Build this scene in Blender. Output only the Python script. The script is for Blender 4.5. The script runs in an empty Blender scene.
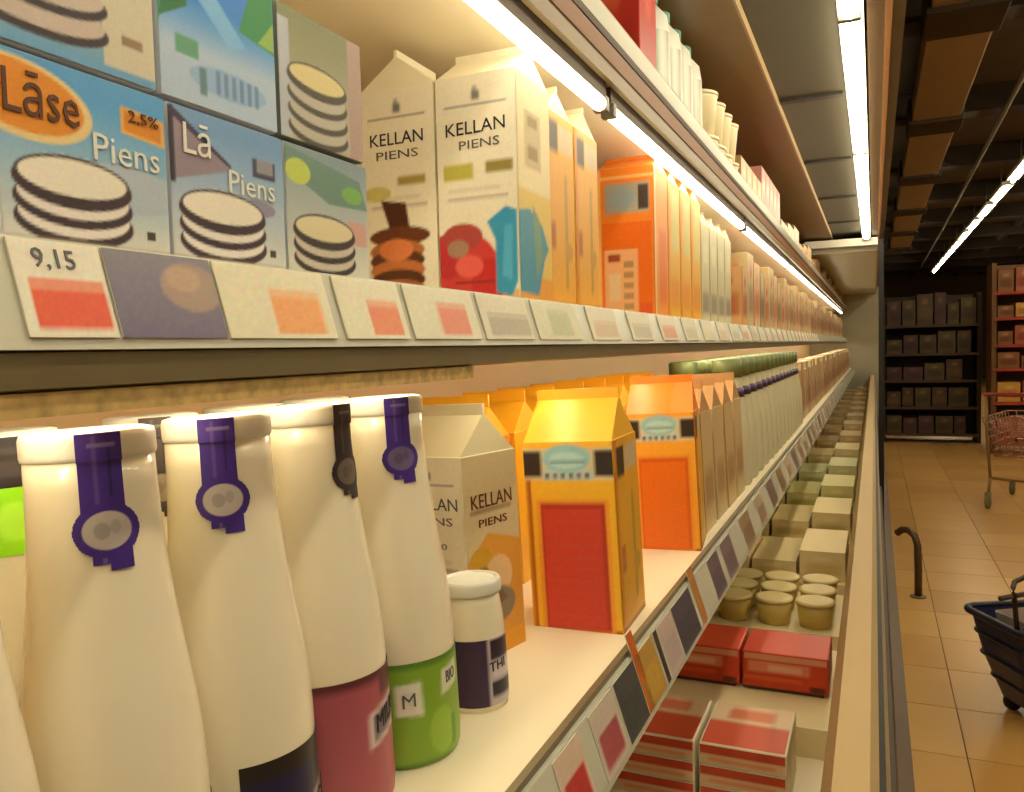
import bpy, bmesh, math, random
import numpy as np
from mathutils import Matrix, Vector

random.seed(7)
scene = bpy.context.scene
C = scene.collection
H = 1.38                                   # eye height above the shop floor; shelf heights below are given from eye level

ORD = ['first', 'second', 'third', 'fourth', 'fifth', 'sixth', 'seventh', 'eighth', 'ninth', 'tenth', 'eleventh', 'twelfth', 'thirteenth', 'fourteenth', 'fifteenth', 'sixteenth', 'seventeenth', 'eighteenth', 'nineteenth', 'twentieth']
ORD += ['twenty-' + w for w in ORD[:9]] + ['thirtieth'] + ['thirty-' + w for w in ORD[:9]] + ['fortieth'] + ['forty-' + w for w in ORD[:9]]

# ------------------------------------------------------------------ camera
cam_data = bpy.data.cameras.new('camera')
cam_data.sensor_width = 36.0
cam_data.lens = 28.83
cam_data.clip_start = 0.02
cam_data.clip_end = 200
cam = bpy.data.objects.new('camera', cam_data)
C.objects.link(cam)
fw = Vector((-0.4039, 0.9131, -0.0554)).normalized()
rt = Vector((0.9148, 0.4031, -0.0261)); rt = (rt - fw * rt.dot(fw)).normalized()
up = rt.cross(fw)
cam.matrix_world = Matrix(((rt.x, up.x, -fw.x, 0), (rt.y, up.y, -fw.y, 0), (rt.z, up.z, -fw.z, H), (0, 0, 0, 1)))
scene.camera = cam

# ------------------------------------------------------------------ world, exposure
world = bpy.data.worlds.new('shop_air')
scene.world = world
world.use_nodes = True
world.node_tree.nodes['Background'].inputs[0].default_value = (1.0, 0.78, 0.5, 1)
world.node_tree.nodes['Background'].inputs[1].default_value = 0.12
vs = scene.view_settings
vs.view_transform = 'Standard'
vs.look = 'None'
vs.gamma = 1
vs.use_curve_mapping = False
vs.exposure = 0.0
TUBE = (1.0, 0.87, 0.59)                   # warm white of every fluorescent tube
SHELF_TUBE, LOW_TUBE, CANOPY_TUBE, CEILING_TUBE = 12.0, 30.0, 20.0, 42.0


# ------------------------------------------------------------------ materials
def lin(c):
    c = np.asarray(c, float) / 255.0
    return np.where(c <= 0.04045, c / 12.92, ((c + 0.055) / 1.055) ** 2.4)


MATS = {}


def mat(name, rgb, rough=0.5, metal=0.0, vary=0.08, scale=40.0, bump=0.0, coat=0.0, sub=0.0, trans=0.0):
    if name in MATS:
        return MATS[name]
    m = bpy.data.materials.new(name)
    m.use_nodes = True
    nt = m.node_tree
    b = nt.nodes['Principled BSDF']
    col = lin(rgb)
    tc = nt.nodes.new('ShaderNodeTexCoord')
    nz = nt.nodes.new('ShaderNodeTexNoise')
    nz.inputs['Scale'].default_value = scale
    nz.inputs['Detail'].default_value = 4
    nt.links.new(tc.outputs['Object'], nz.inputs['Vector'])
    mp = nt.nodes.new('ShaderNodeMapRange')
    mp.inputs['To Min'].default_value = 1 - vary
    mp.inputs['To Max'].default_value = 1 + vary
    nt.links.new(nz.outputs['Fac'], mp.inputs['Value'])
    mx = nt.nodes.new('ShaderNodeVectorMath')
    mx.operation = 'SCALE'
    mx.inputs[0].default_value = tuple(col)
    nt.links.new(mp.outputs['Result'], mx.inputs['Scale'])
    nt.links.new(mx.outputs['Vector'], b.inputs['Base Color'])
    b.inputs['Roughness'].default_value = rough
    b.inputs['Metallic'].default_value = metal
    b.inputs['Coat Weight'].default_value = coat
    if sub:
        b.inputs['Subsurface Weight'].default_value = sub
        b.inputs['Subsurface Radius'].default_value = (0.01, 0.009, 0.006)
    if trans:
        b.inputs['Transmission Weight'].default_value = trans
    if bump:
        bp = nt.nodes.new('ShaderNodeBump')
        bp.inputs['Strength'].default_value = bump
        bp.inputs['Distance'].default_value = 0.002
        nt.links.new(nz.outputs['Fac'], bp.inputs['Height'])
        nt.links.new(bp.outputs['Normal'], b.inputs['Normal'])
    MATS[name] = m
    return m


def glow(name, rgb, strength):
    m = bpy.data.materials.new(name)
    m.use_nodes = True
    nt = m.node_tree
    nt.nodes.clear()
    e = nt.nodes.new('ShaderNodeEmission')
    e.inputs[0].default_value = (*rgb, 1)
    e.inputs[1].default_value = strength
    o = nt.nodes.new('ShaderNodeOutputMaterial')
    nt.links.new(e.outputs[0], o.inputs[0])
    return m


def print_material():
    m = bpy.data.materials.new('printed_ink')
    m.use_nodes = True
    nt = m.node_tree
    b = nt.nodes['Principled BSDF']
    a = nt.nodes.new('ShaderNodeAttribute')
    a.attribute_name = 'ink'
    nt.links.new(a.outputs['Color'], b.inputs['Base Color'])
    b.inputs['Roughness'].default_value = 0.42
    return m


INK = print_material()
shelf_tube_glow = glow('shelf_tube_glow', TUBE, SHELF_TUBE)
low_tube_glow = glow('low_tube_glow', TUBE, LOW_TUBE)
canopy_tube_glow = glow('canopy_tube_glow', TUBE, CANOPY_TUBE)
ceiling_tube_glow = glow('ceiling_tube_glow', TUBE, CEILING_TUBE)
cream_metal = mat('cream_enamel', (236, 224, 196), 0.45, vary=0.03, scale=8)
white_metal = mat('white_enamel', (226, 224, 214), 0.4, vary=0.03, scale=10)
back_metal = mat('back_wall_enamel', (226, 192, 144), 0.5, vary=0.04, scale=5)
grey_metal = mat('grey_metal', (120, 116, 104), 0.4, 0.4, vary=0.08, scale=12)
steel = mat('brushed_steel', (170, 164, 150), 0.3, 0.8, vary=0.1, scale=30)
dark_metal = mat('dark_lip', (122, 110, 80), 0.4, 0.3, vary=0.15, scale=20)
rail_plastic = mat('rail_plastic', (198, 196, 180), 0.25, vary=0.05, scale=15)
black_rubber = mat('black_rubber', (22, 20, 20), 0.5, vary=0.2)
brown_laminate = mat('brown_laminate', (128, 98, 62), 0.4, vary=0.15, scale=14)
black_ink = mat('black_ink', (34, 32, 44), 0.5)
white_ink = mat('white_ink', (240, 238, 230), 0.5)
brown_ink = mat('brown_ink', (92, 48, 20), 0.5)
grey_ink = mat('grey_ink', (92, 90, 96), 0.5)


# ------------------------------------------------------------------ mesh helpers
def from_data(name, verts, faces, smooth=False):
    me = bpy.data.meshes.new(name)
    me.from_pydata([tuple(v) for v in verts], [], faces)
    me.update()
    if smooth:
        me.polygons.foreach_set('use_smooth', [True] * len(me.polygons))
    return me


def add(name, me, m, parent=None, loc=(0, 0, 0), rz=0.0):
    o = bpy.data.objects.new(name, me)
    C.objects.link(o)
    if m is not None and not me.materials:
        me.materials.append(m)
    o.location = loc
    o.rotation_euler = (0, 0, rz)
    if parent:
        o.parent = parent
    return o


def tag(o, label, cat, group=None, kind=None):
    o['label'] = label
    o['category'] = cat
    if group:
        o['group'] = group
    if kind:
        o['kind'] = kind
    return o


def struct(o):
    o['kind'] = 'structure'
    return o


def thing(name, label, cat, loc=(0, 0, 0), rz=0.0, group=None):
    o = bpy.data.objects.new(name, None)
    o.empty_display_size = 0.02
    C.objects.link(o)
    o.location = loc
    o.rotation_euler = (0, 0, rz)
    return tag(o, label, cat, group)


def copy_thing(root, loc, rz, label, group=None):
    r = root.copy()
    C.objects.link(r)
    r.location = loc
    r.rotation_euler = (0, 0, rz)
    r['label'] = label
    if group:
        r['group'] = group
    for ch in list(root.children):
        c = ch.copy()
        C.objects.link(c)
        c.parent = r
        for g in list(ch.children):
            d = g.copy()
            C.objects.link(d)
            d.parent = c
    return r


def box_mesh(name, x0, y0, z0, x1, y1, z1, bevel=0.0):
    bm = bmesh.new()
    bmesh.ops.create_cube(bm, size=1)
    for v in bm.verts:
        v.co = Vector(((x0 + x1) / 2 + v.co.x * (x1 - x0), (y0 + y1) / 2 + v.co.y * (y1 - y0), (z0 + z1) / 2 + v.co.z * (z1 - z0)))
    if bevel:
        bmesh.ops.bevel(bm, geom=list(bm.edges), offset=bevel, segments=2, affect='EDGES', profile=0.6)
    me = bpy.data.meshes.new(name)
    bm.to_mesh(me)
    bm.free()
    return me


def box(name, parent, m, x0, y0, z0, x1, y1, z1, bevel=0.0):
    return add(name, box_mesh(name, x0, y0, z0, x1, y1, z1, bevel), m, parent)


def extrude_profile(name, pts, y0, y1):
    """closed profile in (x, z), run along y"""
    n = len(pts)
    verts = [(x, y0, z) for x, z in pts] + [(x, y1, z) for x, z in pts]
    faces = [(i, (i + 1) % n, n + (i + 1) % n, n + i) for i in range(n)]
    faces += [tuple(reversed(range(n))), tuple(range(n, 2 * n))]
    me = from_data(name, verts, faces)
    bm = bmesh.new(); bm.from_mesh(me)
    bmesh.ops.recalc_face_normals(bm, faces=list(bm.faces))
    bm.to_mesh(me); bm.free()
    return me


def lathe(name, prof, n=40, smooth=True):
    verts, faces = [], []
    for r, z in prof:
        for i in range(n):
            t = 2 * math.pi * i / n
            verts.append((r * math.cos(t), r * math.sin(t), z))
    for k in range(len(prof) - 1):
        for i in range(n):
            j = (i + 1) % n
            faces.append((k * n + i, k * n + j, (k + 1) * n + j, (k + 1) * n + i))
    faces.append(tuple(reversed(range(n))))
    faces.append(tuple(range((len(prof) - 1) * n, len(prof) * n)))
    me = from_data(name, verts, faces, smooth)
    me.polygons[-1].use_smooth = False
    me.polygons[-2].use_smooth = False
    return me


def sweep(name, pts, r, n=10, closed=False):
    pts = [Vector(p) for p in pts]
    verts, faces = [], []
    N = len(pts)
    ref = Vector((0.13, 0.21, 0.97))
    for k, p in enumerate(pts):
        a = pts[(k - 1) % N] if (closed or k) else p
        b = pts[(k + 1) % N] if (closed or k < N - 1) else p
        t = (b - a).normalized()
        u = t.cross(ref)
        if u.length < 0.05:
            u = t.cross(Vector((1, 0, 0)))
        u.normalize()
        w = t.cross(u)
        for i in range(n):
            g = 2 * math.pi * i / n
            verts.append(p + u * (r * math.cos(g)) + w * (r * math.sin(g)))
    for k in range(N if closed else N - 1):
        k2 = (k + 1) % N
        for i in range(n):
            j = (i + 1) % n
            faces.append((k * n + i, k2 * n + i, k2 * n + j, k * n + j))
    if not closed:
        faces.append(tuple(range(n)))
        faces.append(tuple(reversed(range((N - 1) * n, N * n))))
    me = from_data(name, verts, faces, True)
    bm = bmesh.new(); bm.from_mesh(me)
    bmesh.ops.recalc_face_normals(bm, faces=list(bm.faces))
    bm.to_mesh(me); bm.free()
    return me


def join_meshes(name, meshes):
    bm = bmesh.new()
    for me in meshes:
        bm.from_mesh(me)
    out = bpy.data.meshes.new(name)
    bm.to_mesh(out)
    bm.free()
    return out


# ------------------------------------------------------------------ flat print
class Canvas:
    """flat print drawn on a fine sheet; s runs right, t runs up, both 0..1"""

    def __init__(self, nx, ny, rgb):
        self.nx, self.ny = nx, ny
        self.VS, self.VT = np.meshgrid(np.linspace(0, 1, nx + 1), np.linspace(0, 1, ny + 1))
        k = 4                               # finer drawing grid, averaged down so that the ink edges are smooth
        self.k = k
        fs = (np.arange((nx + 1) * k) + 0.5) / k - 0.5
        ft = (np.arange((ny + 1) * k) + 0.5) / k - 0.5
        self.S, self.T = np.meshgrid(np.clip(fs / nx, 0, 1), np.clip(ft / ny, 0, 1))
        self.c = np.zeros(self.S.shape + (3,))
        self.c[:] = rgb

    def put(self, mask, rgb):
        self.c[mask] = rgb
        return self

    def grad(self, low, high, t0=0.0, t1=1.0):
        f = np.clip((self.T - t0) / (t1 - t0), 0, 1)[..., None]
        self.c[:] = np.asarray(low) * (1 - f) + np.asarray(high) * f
        return self

    def rect(self, s0, t0, s1, t1, rgb, lean=0.0):
        T = self.T - lean * (self.S - 0.5)
        return self.put((self.S >= s0) & (self.S <= s1) & (T >= t0) & (T <= t1), rgb)

    def ell(self, cs, ct, rs, rt_, rgb, rot=0.0):
        x, y = self.S - cs, self.T - ct
        c, s = math.cos(rot), math.sin(rot)
        a, b = x * c + y * s, -x * s + y * c
        return self.put((a / rs) ** 2 + (b / rt_) ** 2 <= 1, rgb)

    def poly(self, pts, rgb):
        ins = np.zeros(self.S.shape, bool)
        n = len(pts)
        for i in range(n):
            (xa, ya), (xb, yb) = pts[i], pts[(i + 1) % n]
            if ya == yb:
                continue
            cr = ((ya > self.T) != (yb > self.T)) & (self.S < (xb - xa) * (self.T - ya) / (yb - ya) + xa)
            ins ^= cr
        return self.put(ins, rgb)

    def speck(self, amount, seed=1):
        r = np.random.RandomState(seed)
        self.c += np.kron(r.normal(0, amount, (self.ny + 1, self.nx + 1, 3)), np.ones((self.k, self.k, 1)))
        return self

    def finish(self, me, keep=None):
        att = me.color_attributes.new('ink', 'FLOAT_COLOR', 'POINT')
        k = self.k
        fine = lin(np.clip(self.c, 0, 255))
        small = fine.reshape(self.ny + 1, k, self.nx + 1, k, 3).mean(axis=(1, 3))
        rgba = np.ones(((self.ny + 1) * (self.nx + 1), 4))
        rgba[:, :3] = small.reshape(-1, 3)
        if keep is not None:
            rgba = rgba[keep]
        att.data.foreach_set('color', rgba.ravel().astype(np.float32))


def grid_faces(nx, ny):
    return [(j * (nx + 1) + i, j * (nx + 1) + i + 1, (j + 1) * (nx + 1) + i + 1, (j + 1) * (nx + 1) + i) for j in range(ny) for i in range(nx)]


def sheet(name, parent, cv, o, u, v):
    o, u, v = np.array(o), np.array(u), np.array(v)
    P = o + cv.VS.reshape(-1, 1) * u + cv.VT.reshape(-1, 1) * v
    me = from_data(name, P, grid_faces(cv.nx, cv.ny))
    cv.finish(me)
    return add(name, me, INK, parent)


def wrap(name, parent, cv, rfun, a0, a1, z0, z1, mask=None):
    """print wrapped round a body of revolution; s runs counter-clockwise"""
    A = a0 + cv.VS * (a1 - a0)
    Z = z0 + cv.VT * (z1 - z0)
    R = np.vectorize(rfun)(Z)
    P = np.stack([R * np.cos(A), R * np.sin(A), Z], -1).reshape(-1, 3)
    F = grid_faces(cv.nx, cv.ny)
    keep = None
    if mask is not None:
        mk = mask(cv.VS, cv.VT).reshape(-1)
        F = [f for f in F if all(mk[i] for i in f)]
        used = sorted({i for f in F for i in f})
        idx = {g: k for k, g in enumerate(used)}
        F = [tuple(idx[i] for i in f) for f in F]
        P = P[used]
        keep = np.array(used)
    me = from_data(name, P, F, True)
    cv.finish(me, keep)
    return add(name, me, INK, parent)


TEXT = {}


def letters(txt):
    if txt not in TEXT:
        cu = bpy.data.curves.new('lettering', 'FONT')
        cu.body = txt
        cu.size = 1.0
        cu.resolution_u = 2
        cu.align_x = 'CENTER'
        cu.align_y = 'CENTER'
        cu.extrude = 0.01
        ob = bpy.data.objects.new('lettering', cu)
        me = bpy.data.meshes.new_from_object(ob)
        vs_ = np.empty(len(me.vertices) * 3)
        me.vertices.foreach_get('co', vs_)
        TEXT[txt] = (vs_.reshape(-1, 3), [tuple(p.vertices) for p in me.polygons])
        bpy.data.objects.remove(ob)
        bpy.data.meshes.remove(me)
    return TEXT[txt]


def lettering(parent, txt, m, o, u, v, width, height=None):
    """flat words centred on o; u, v unit directions; width in metres"""
    V, F = letters(txt)
    w = np.ptp(V[:, 0]); h = np.ptp(V[:, 1])
    kx = width / w
    ky = kx if height is None else height / h
    u, v = np.array(u, float), np.array(v, float)
    n = np.cross(u, v)
    P = np.array(o) + V[:, :1] * kx * u + V[:, 1:2] * ky * v + (V[:, 2:] / 0.01) * 0.0002 * n
    return add('lettering', from_data('lettering', P, F), m, parent)


def lettering_round(parent, txt, m, rfun, a, z, width, height, lean=0.0):
    V, F = letters(txt)
    kx = width / np.ptp(V[:, 0]); ky = height / np.ptp(V[:, 1])
    P = []
    for x, y, zz in V:
        zc = z + y * ky + lean * x * kx
        r = rfun(zc) + 0.0005 + zz / 0.01 * 0.0002
        g = a + x * kx / r
        P.append((r * math.cos(g), r * math.sin(g), zc))
    return add('lettering', from_data('lettering', P, F), m, parent)


# ================================================================== THE SETTING
tile_rgb = (206, 160, 92)
floor_m = mat('floor_joint', (120, 90, 52), 0.7, vary=0.1, scale=6)
floor = struct(add('floor', box_mesh('floor', -1.2, -3.2, -0.1, 7, 34, -0.003), floor_m))
tile_m = [mat('floor_tile_%s' % n, c, 0.32, vary=0.07, scale=5) for n, c in (('sand', (212, 164, 92)), ('tan', (205, 156, 84)), ('ochre', (218, 171, 98)))]
tile_me = []
for m in tile_m:
    me = box_mesh('tile', 0.002, 0.002, -0.004, 0.398, 0.398, 0, 0.0008)
    me.materials.append(m)
    tile_me.append(me)
for i in range(8):
    for j in range(34):
        t = add('tile', random.choice(tile_me), None, floor, (0.0 + i * 0.4 - 0.12, 0.6 + j * 0.4, 0))
far_tiles = box_mesh('tile_field', 3.08, 0.6, -0.004, 7, 33, -0.0005)
add('tile_field', far_tiles, tile_m[0], floor)
add('tile_field', box_mesh('tile_field', -0.12, 14.2, -0.004, 3.08, 33, -0.0005), tile_m[1], floor)

wall_m = mat('shop_wall', (124, 98, 64), 0.7, vary=0.1, scale=3)
struct(add('wall_left', box_mesh('wall_left', -1.3, -3.2, -0.1, -1.15, 34, H + 2.5), wall_m))
struct(add('wall_right', box_mesh('wall_right', 7, -3.2, -0.1, 7.15, 34, H + 2.5), wall_m))
struct(add('wall_far', box_mesh('wall_far', -1.3, 34, -0.1, 7.15, 34.15, H + 2.5), wall_m))
struct(add('wall_near', box_mesh('wall_near', -1.3, -3.35, -0.1, 7.15, -3.2, H + 2.5), wall_m))
ceil_m = mat('ceiling_dark', (86, 72, 52), 0.8, vary=0.25, scale=3)
beam_m = mat('ceiling_beam', (58, 46, 32), 0.7, vary=0.2, scale=6)
ceiling = struct(add('ceiling', box_mesh('ceiling', -1.3, -3.35, H + 2.4, 7.15, 34.15, H + 2.5), ceil_m))
beam_me = box_mesh('beam', -1.15, -0.14, H + 2.16, 7, 0.14, H + 2.4)
beam_me.materials.append(beam_m)
for k in range(13):
    add('beam', beam_me, None, ceiling, (0, -1.6 + 2.7 * k, 0))
joist_me = box_mesh('joist', -0.05, -3.2, H + 2.28, 0.05, 34, H + 2.4)
joist_me.materials.append(beam_m)
for x in (1.9, 2.7, 3.5, 4.3):
    add('joist', joist_me, None, ceiling, (x, 0, 0))
duct_m = mat('duct_sheet', (166, 142, 106), 0.45, 0.3, vary=0.12, scale=3)
duct = thing('air_duct', 'wide brown sheet metal air duct running under the dark ceiling', 'duct', (0.5, 0, H + 1.93))
sec_me = box_mesh('duct_section', -0.19, 0.05, 0, 0.19, 2.25, 0.18, 0.01)
fl_me = box_mesh('duct_flange', -0.22, 2.25, -0.03, 0.22, 2.75, 0.2, 0.01)
sec_me.materials.append(duct_m)
fl_me.materials.append(beam_m)
for k in range(7):
    add('duct_section', sec_me, None, duct, (0, 0.55 + 2.7 * k, 0))
    add('duct_flange', fl_me, None, duct, (0, 0.55 + 2.7 * k, 0))
tag(add('ceiling_pipe', sweep('ceiling_pipe', [(1.05, 2, H + 2.1), (1.2, 18, H + 2.1), (1.25, 30, H + 2.1)], 0.022), grey_metal), 'thin grey pipe hung below the ceiling beside the duct', 'pipe')
# rows of ceiling lamps over the aisle
lamp_h = box_mesh('lamp_housing', -0.07, 0, 0.03, 0.07, 1.3, 0.075, 0.006)
lamp_h.materials.append(white_metal)
lamp_t = sweep('tube', [(0, 0.05, 0.012), (0, 1.25, 0.012)], 0.022, 10)
lamp_t.materials.append(ceiling_tube_glow)
rod = sweep('hanger', [(0, 0.65, 0.07), (0, 0.65, 0.42)], 0.008, 6)
rod.materials.append(dark_metal)
first = None
for x, y0, n, lab in ((1.56, -2.4, 18, '%s ceiling tube lamp in the line right of the air duct'), (3.6, -2.0, 14, '%s ceiling tube lamp in the second line, above the far aisle')):
    for k in range(n):
        y = y0 + k * 1.62
        if first is None:
            first = thing('ceiling_lamp', lab % ORD[k], 'lamp', (x, y, H + 1.9), 0, 'ceiling lamps in a line')
            add('lamp_housing', lamp_h, None, first)
            add('tube', lamp_t, None, first)
            add('hanger', rod, None, first)
        else:
            copy_thing(first, (x, y, H + 1.9), 0, lab % ORD[k], 'ceiling lamps in a line')

# ================================================================== THE CHILLED CASE
Y0, Y1, YP = -1.2, 10.6, 5.55         # near end, far end, black post between the two case sections
DECK = H - 0.645
case = thing('display_case', 'long open chilled dairy case with cream front rim and dark canopy', 'display case', (0, 0, 0))
box('back_panel', case, back_metal, -0.80, Y0, 0.1, -0.72, Y1, H + 0.80)
box('deck', case, cream_metal, -0.72, Y0, DECK - 0.04, -0.05, Y1, DECK)
rim_m = mat('rim_beige', (178, 152, 106), 0.5, vary=0.05, scale=8)
add('front_wall', extrude_profile('front_wall', [(-0.052, 0.12), (-0.052, H - 0.47), (-0.040, H - 0.425), (-0.036, H - 0.405), (-0.004, H - 0.40), (0.004, H - 0.41), (0.004, 0.12)], Y0, Y1), rim_m, case)
add('rim_gasket', extrude_profile('rim_gasket', [(0.004, H - 0.45), (0.004, H - 0.412), (0.010, H - 0.416), (0.010, H - 0.45)], Y0, Y1), black_rubber, case)
add('front_strip', extrude_profile('front_strip', [(0.004, H - 0.80), (0.004, H - 0.47), (0.016, H - 0.48), (0.024, H - 0.80)], Y0, Y1), mat('tan_strip', (150, 122, 76), 0.5, vary=0.08), case)
add('bumper', extrude_profile('bumper', [(0.004, 0.40), (0.004, 0.49), (0.04, 0.48), (0.046, 0.445), (0.04, 0.41)], Y0, Y1), mat('bumper_brown', (66, 50, 34), 0.5, vary=0.1), case)
add('kick_plate', extrude_profile('kick_plate', [(-0.05, 0.0), (-0.05, 0.12), (0.06, 0.12), (0.105, 0.10), (0.113, 0.0)], Y0, Y1), mat('kick_plate', (112, 92, 76), 0.45, 0.2, vary=0.08, scale=8), case)
box('plinth_body', case, grey_metal, -0.80, Y0, 0.0, -0.06, Y1, DECK - 0.05)
box('end_panel', case, mat('end_panel', (176, 172, 150), 0.4, vary=0.05, scale=6), -0.80, Y1, 0.0, 0.05, Y1 + 0.04, H + 0.66)
post = box('section_post', case, black_rubber, 0.026, YP - 0.012, 0.0, 0.056, YP + 0.05, H + 0.62)
box('top_bar', post, white_metal, -0.40, YP - 0.02, H + 0.590, 0.022, YP + 0.02, H + 0.635)
# canopy: underside panels, lamp bay, dark front
canopy_m = mat('canopy_grey', (62, 57, 42), 0.5, 0.1, vary=0.12, scale=5)
can = add('canopy', extrude_profile('canopy', [(-0.72, H + 0.70), (-0.245, H + 0.668), (-0.02, H + 0.668), (-0.02, H + 0.80), (-0.72, H + 0.80)], Y0, Y1 + 0.04), canopy_m, case)
add('canopy_trim', extrude_profile('canopy_trim', [(-0.66, H + 0.668), (-0.243, H + 0.648), (-0.243, H + 0.668), (-0.66, H + 0.694)], Y0, Y1), brown_laminate, can)
add('edge_bead', extrude_profile('edge_bead', [(-0.243, H + 0.646), (-0.238, H + 0.646), (-0.238, H + 0.668), (-0.243, H + 0.668)], Y0, Y1), mat('bead_tan', (170, 144, 104), 0.4), can)
y = Y0 + 0.2
while y < YP - 0.4:                        # cross joints between the underside panels
    box('panel_joint', can, mat('joint_dark', (38, 33, 25), 0.6), -0.236, y, H + 0.660, -0.075, y + 0.03, H + 0.668)
    y += 0.85
fas = add('fascia', extrude_profile('fascia', [(-0.012, H + 0.645), (0.058, H + 0.645), (0.062, H + 0.92), (-0.012, H + 0.92)], Y0, Y1 + 0.04), mat('dark_fascia', (84, 64, 42), 0.35, vary=0.15, scale=12), case)
add('fascia_bead', extrude_profile('fascia_bead', [(0.022, H + 0.641), (0.034, H + 0.641), (0.034, H + 0.645), (0.022, H + 0.645)], Y0, Y1), mat('bead_copper', (180, 130, 84), 0.35, 0.3), fas)
box('soffit', case, mat('soffit_pale', (190, 188, 170), 0.4, vary=0.05), -0.72, YP + 0.06, H + 0.560, 0.02, Y1, H + 0.600)


def lamp_run(name, label, x, z, r, ys, length, glow_m, hx, hz, group, cap=0.03):
    for y in ys:
        t = thing(name, label(y), 'lamp', (x, y, z), 0, group)
        add('tube', sweep('tube', [(0, cap * 0.9, 0), (0, length - cap * 0.9, 0)], r, 14), glow_m, t)
        add('housing', box_mesh('housing', -hx, 0, r * 0.9, hx, length, r * 0.9 + hz), mat('lamp_spine', (70, 52, 36), 0.6) if name == 'shelf_lamp' else white_metal, t)
        for yy in (0.0, length - cap):
            add('end_cap', box_mesh('end_cap', -r * 1.02, yy, -r * 1.02, r * 1.02, yy + cap, r * 1.02, 0.002), grey_metal, t)


near = ORD
cy = [-0.74 + 1.25 * i for i in range(5)]
lamp_run('canopy_lamp', lambda y: '%s bright tube lamp from the near end along the canopy underside' % near[cy.index(y)], -0.042, H + 0.640, 0.020, cy, 1.248, canopy_tube_glow, 0.024, 0.011, 'canopy lamps', 0.008)
sy = [-0.16 + 1.22 * i for i in range(8)]
lamp_run('shelf_lamp', lambda y: '%s tube lamp along the underside of the highest shelf' % near[sy.index(y)], -0.321, H + 0.3125, 0.0092, sy, 1.20, shelf_tube_glow, 0.005, 0.022, 'highest shelf lamps', 0.014)
my = [-0.55 + 1.22 * i for i in range(9)]
lamp_run('shelf_lamp', lambda y: '%s slim tube lamp hidden behind the lip of the middle shelf' % near[my.index(y)], -0.347, H - 0.0076, 0.0045, my, 1.19, low_tube_glow, 0.006, 0.0025, 'middle shelf lamps', 0.016)


def shelf(label, xf, z, thick, lip_pts, rail_pts, lip_m=dark_metal):
    t = thing('shelf', label, 'shelf', (0, 0, H + z))
    box('shelf_board', t, cream_metal, -0.72, Y0, -thick, xf, Y1, 0)
    add('shelf_lip', extrude_profile('shelf_lip', lip_pts, Y0, Y1), lip_m, t)
    add('price_rail', extrude_profile('price_rail', rail_pts, Y0, Y1), rail_plastic, t)
    return t


# middle shelf, near eye level
mid = shelf('middle shelf at eye level with a leaning clear price rail', -0.309, 0.0475, 0.0475,
            [(-0.325, -0.0590), (-0.325, -0.0435), (-0.296, -0.0435), (-0.296, -0.0575), (-0.302, -0.0590)],
            [(-0.3095, 0.0025), (-0.3065, 0.0025), (-0.2945, -0.0375), (-0.2935, -0.0425), (-0.303, -0.0435)])
box('lamp_housing', mid, mat('speckled_housing', (196, 166, 104), 0.55, vary=0.7, scale=120), -0.320, Y0, -0.0690, -0.299, 0.60, -0.0592)
# highest shelf
high = shelf('highest shelf carrying red, white and pink packs under the canopy', -0.318, 0.372, 0.024,
             [(-0.335, -0.030), (-0.335, -0.012), (-0.312, -0.012), (-0.306, -0.014), (-0.308, -0.030)],
             [(-0.319, 0.046), (-0.3145, 0.046), (-0.300, 0.046), (-0.297, 0.040), (-0.307, -0.008), (-0.312, -0.012)], mat('lip_umber', (40, 25, 18), 0.4, vary=0.15))
high.children[2].data.materials[0] = mat('rail_beige', (138, 118, 86), 0.35, vary=0.08)
add('rail_stripe', extrude_profile('rail_stripe', [(-0.3075, -0.010), (-0.3035, 0.008), (-0.302, 0.008), (-0.306, -0.010)], Y0, Y1), mat('stripe_copper', (146, 96, 58), 0.4, vary=0.1), high)
add('rail_groove', extrude_profile('rail_groove', [(-0.3030, 0.010), (-0.3014, 0.018), (-0.2998, 0.018), (-0.3014, 0.010)], Y0, Y1), mat('groove_umber', (60, 40, 24), 0.5), high)
# low shelf that carries the bottles
low = shelf('lower shelf carrying the milk bottles, with a slanted price rail', -0.236, -0.31, 0.026,
            [(-0.245, -0.034), (-0.245, -0.026), (-0.236, -0.026), (-0.236, 0.003), (-0.231, 0.003), (-0.229, -0.034)],
            [(-0.231, -0.004), (-0.226, -0.004), (-0.208, -0.058), (-0.206, -0.066), (-0.216, -0.064)])
LT = math.tan(math.radians(2.4))           # the lower shelf tips a little towards the back
for v in low.children[0].data.vertices:
    if v.co.x < -0.5:
        v.co.z -= (0.72 - 0.236) * LT
box('rail_bead', low, dark_metal, -0.2305, Y0, 0.003, -0.2285, Y1, 0.0045)

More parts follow.
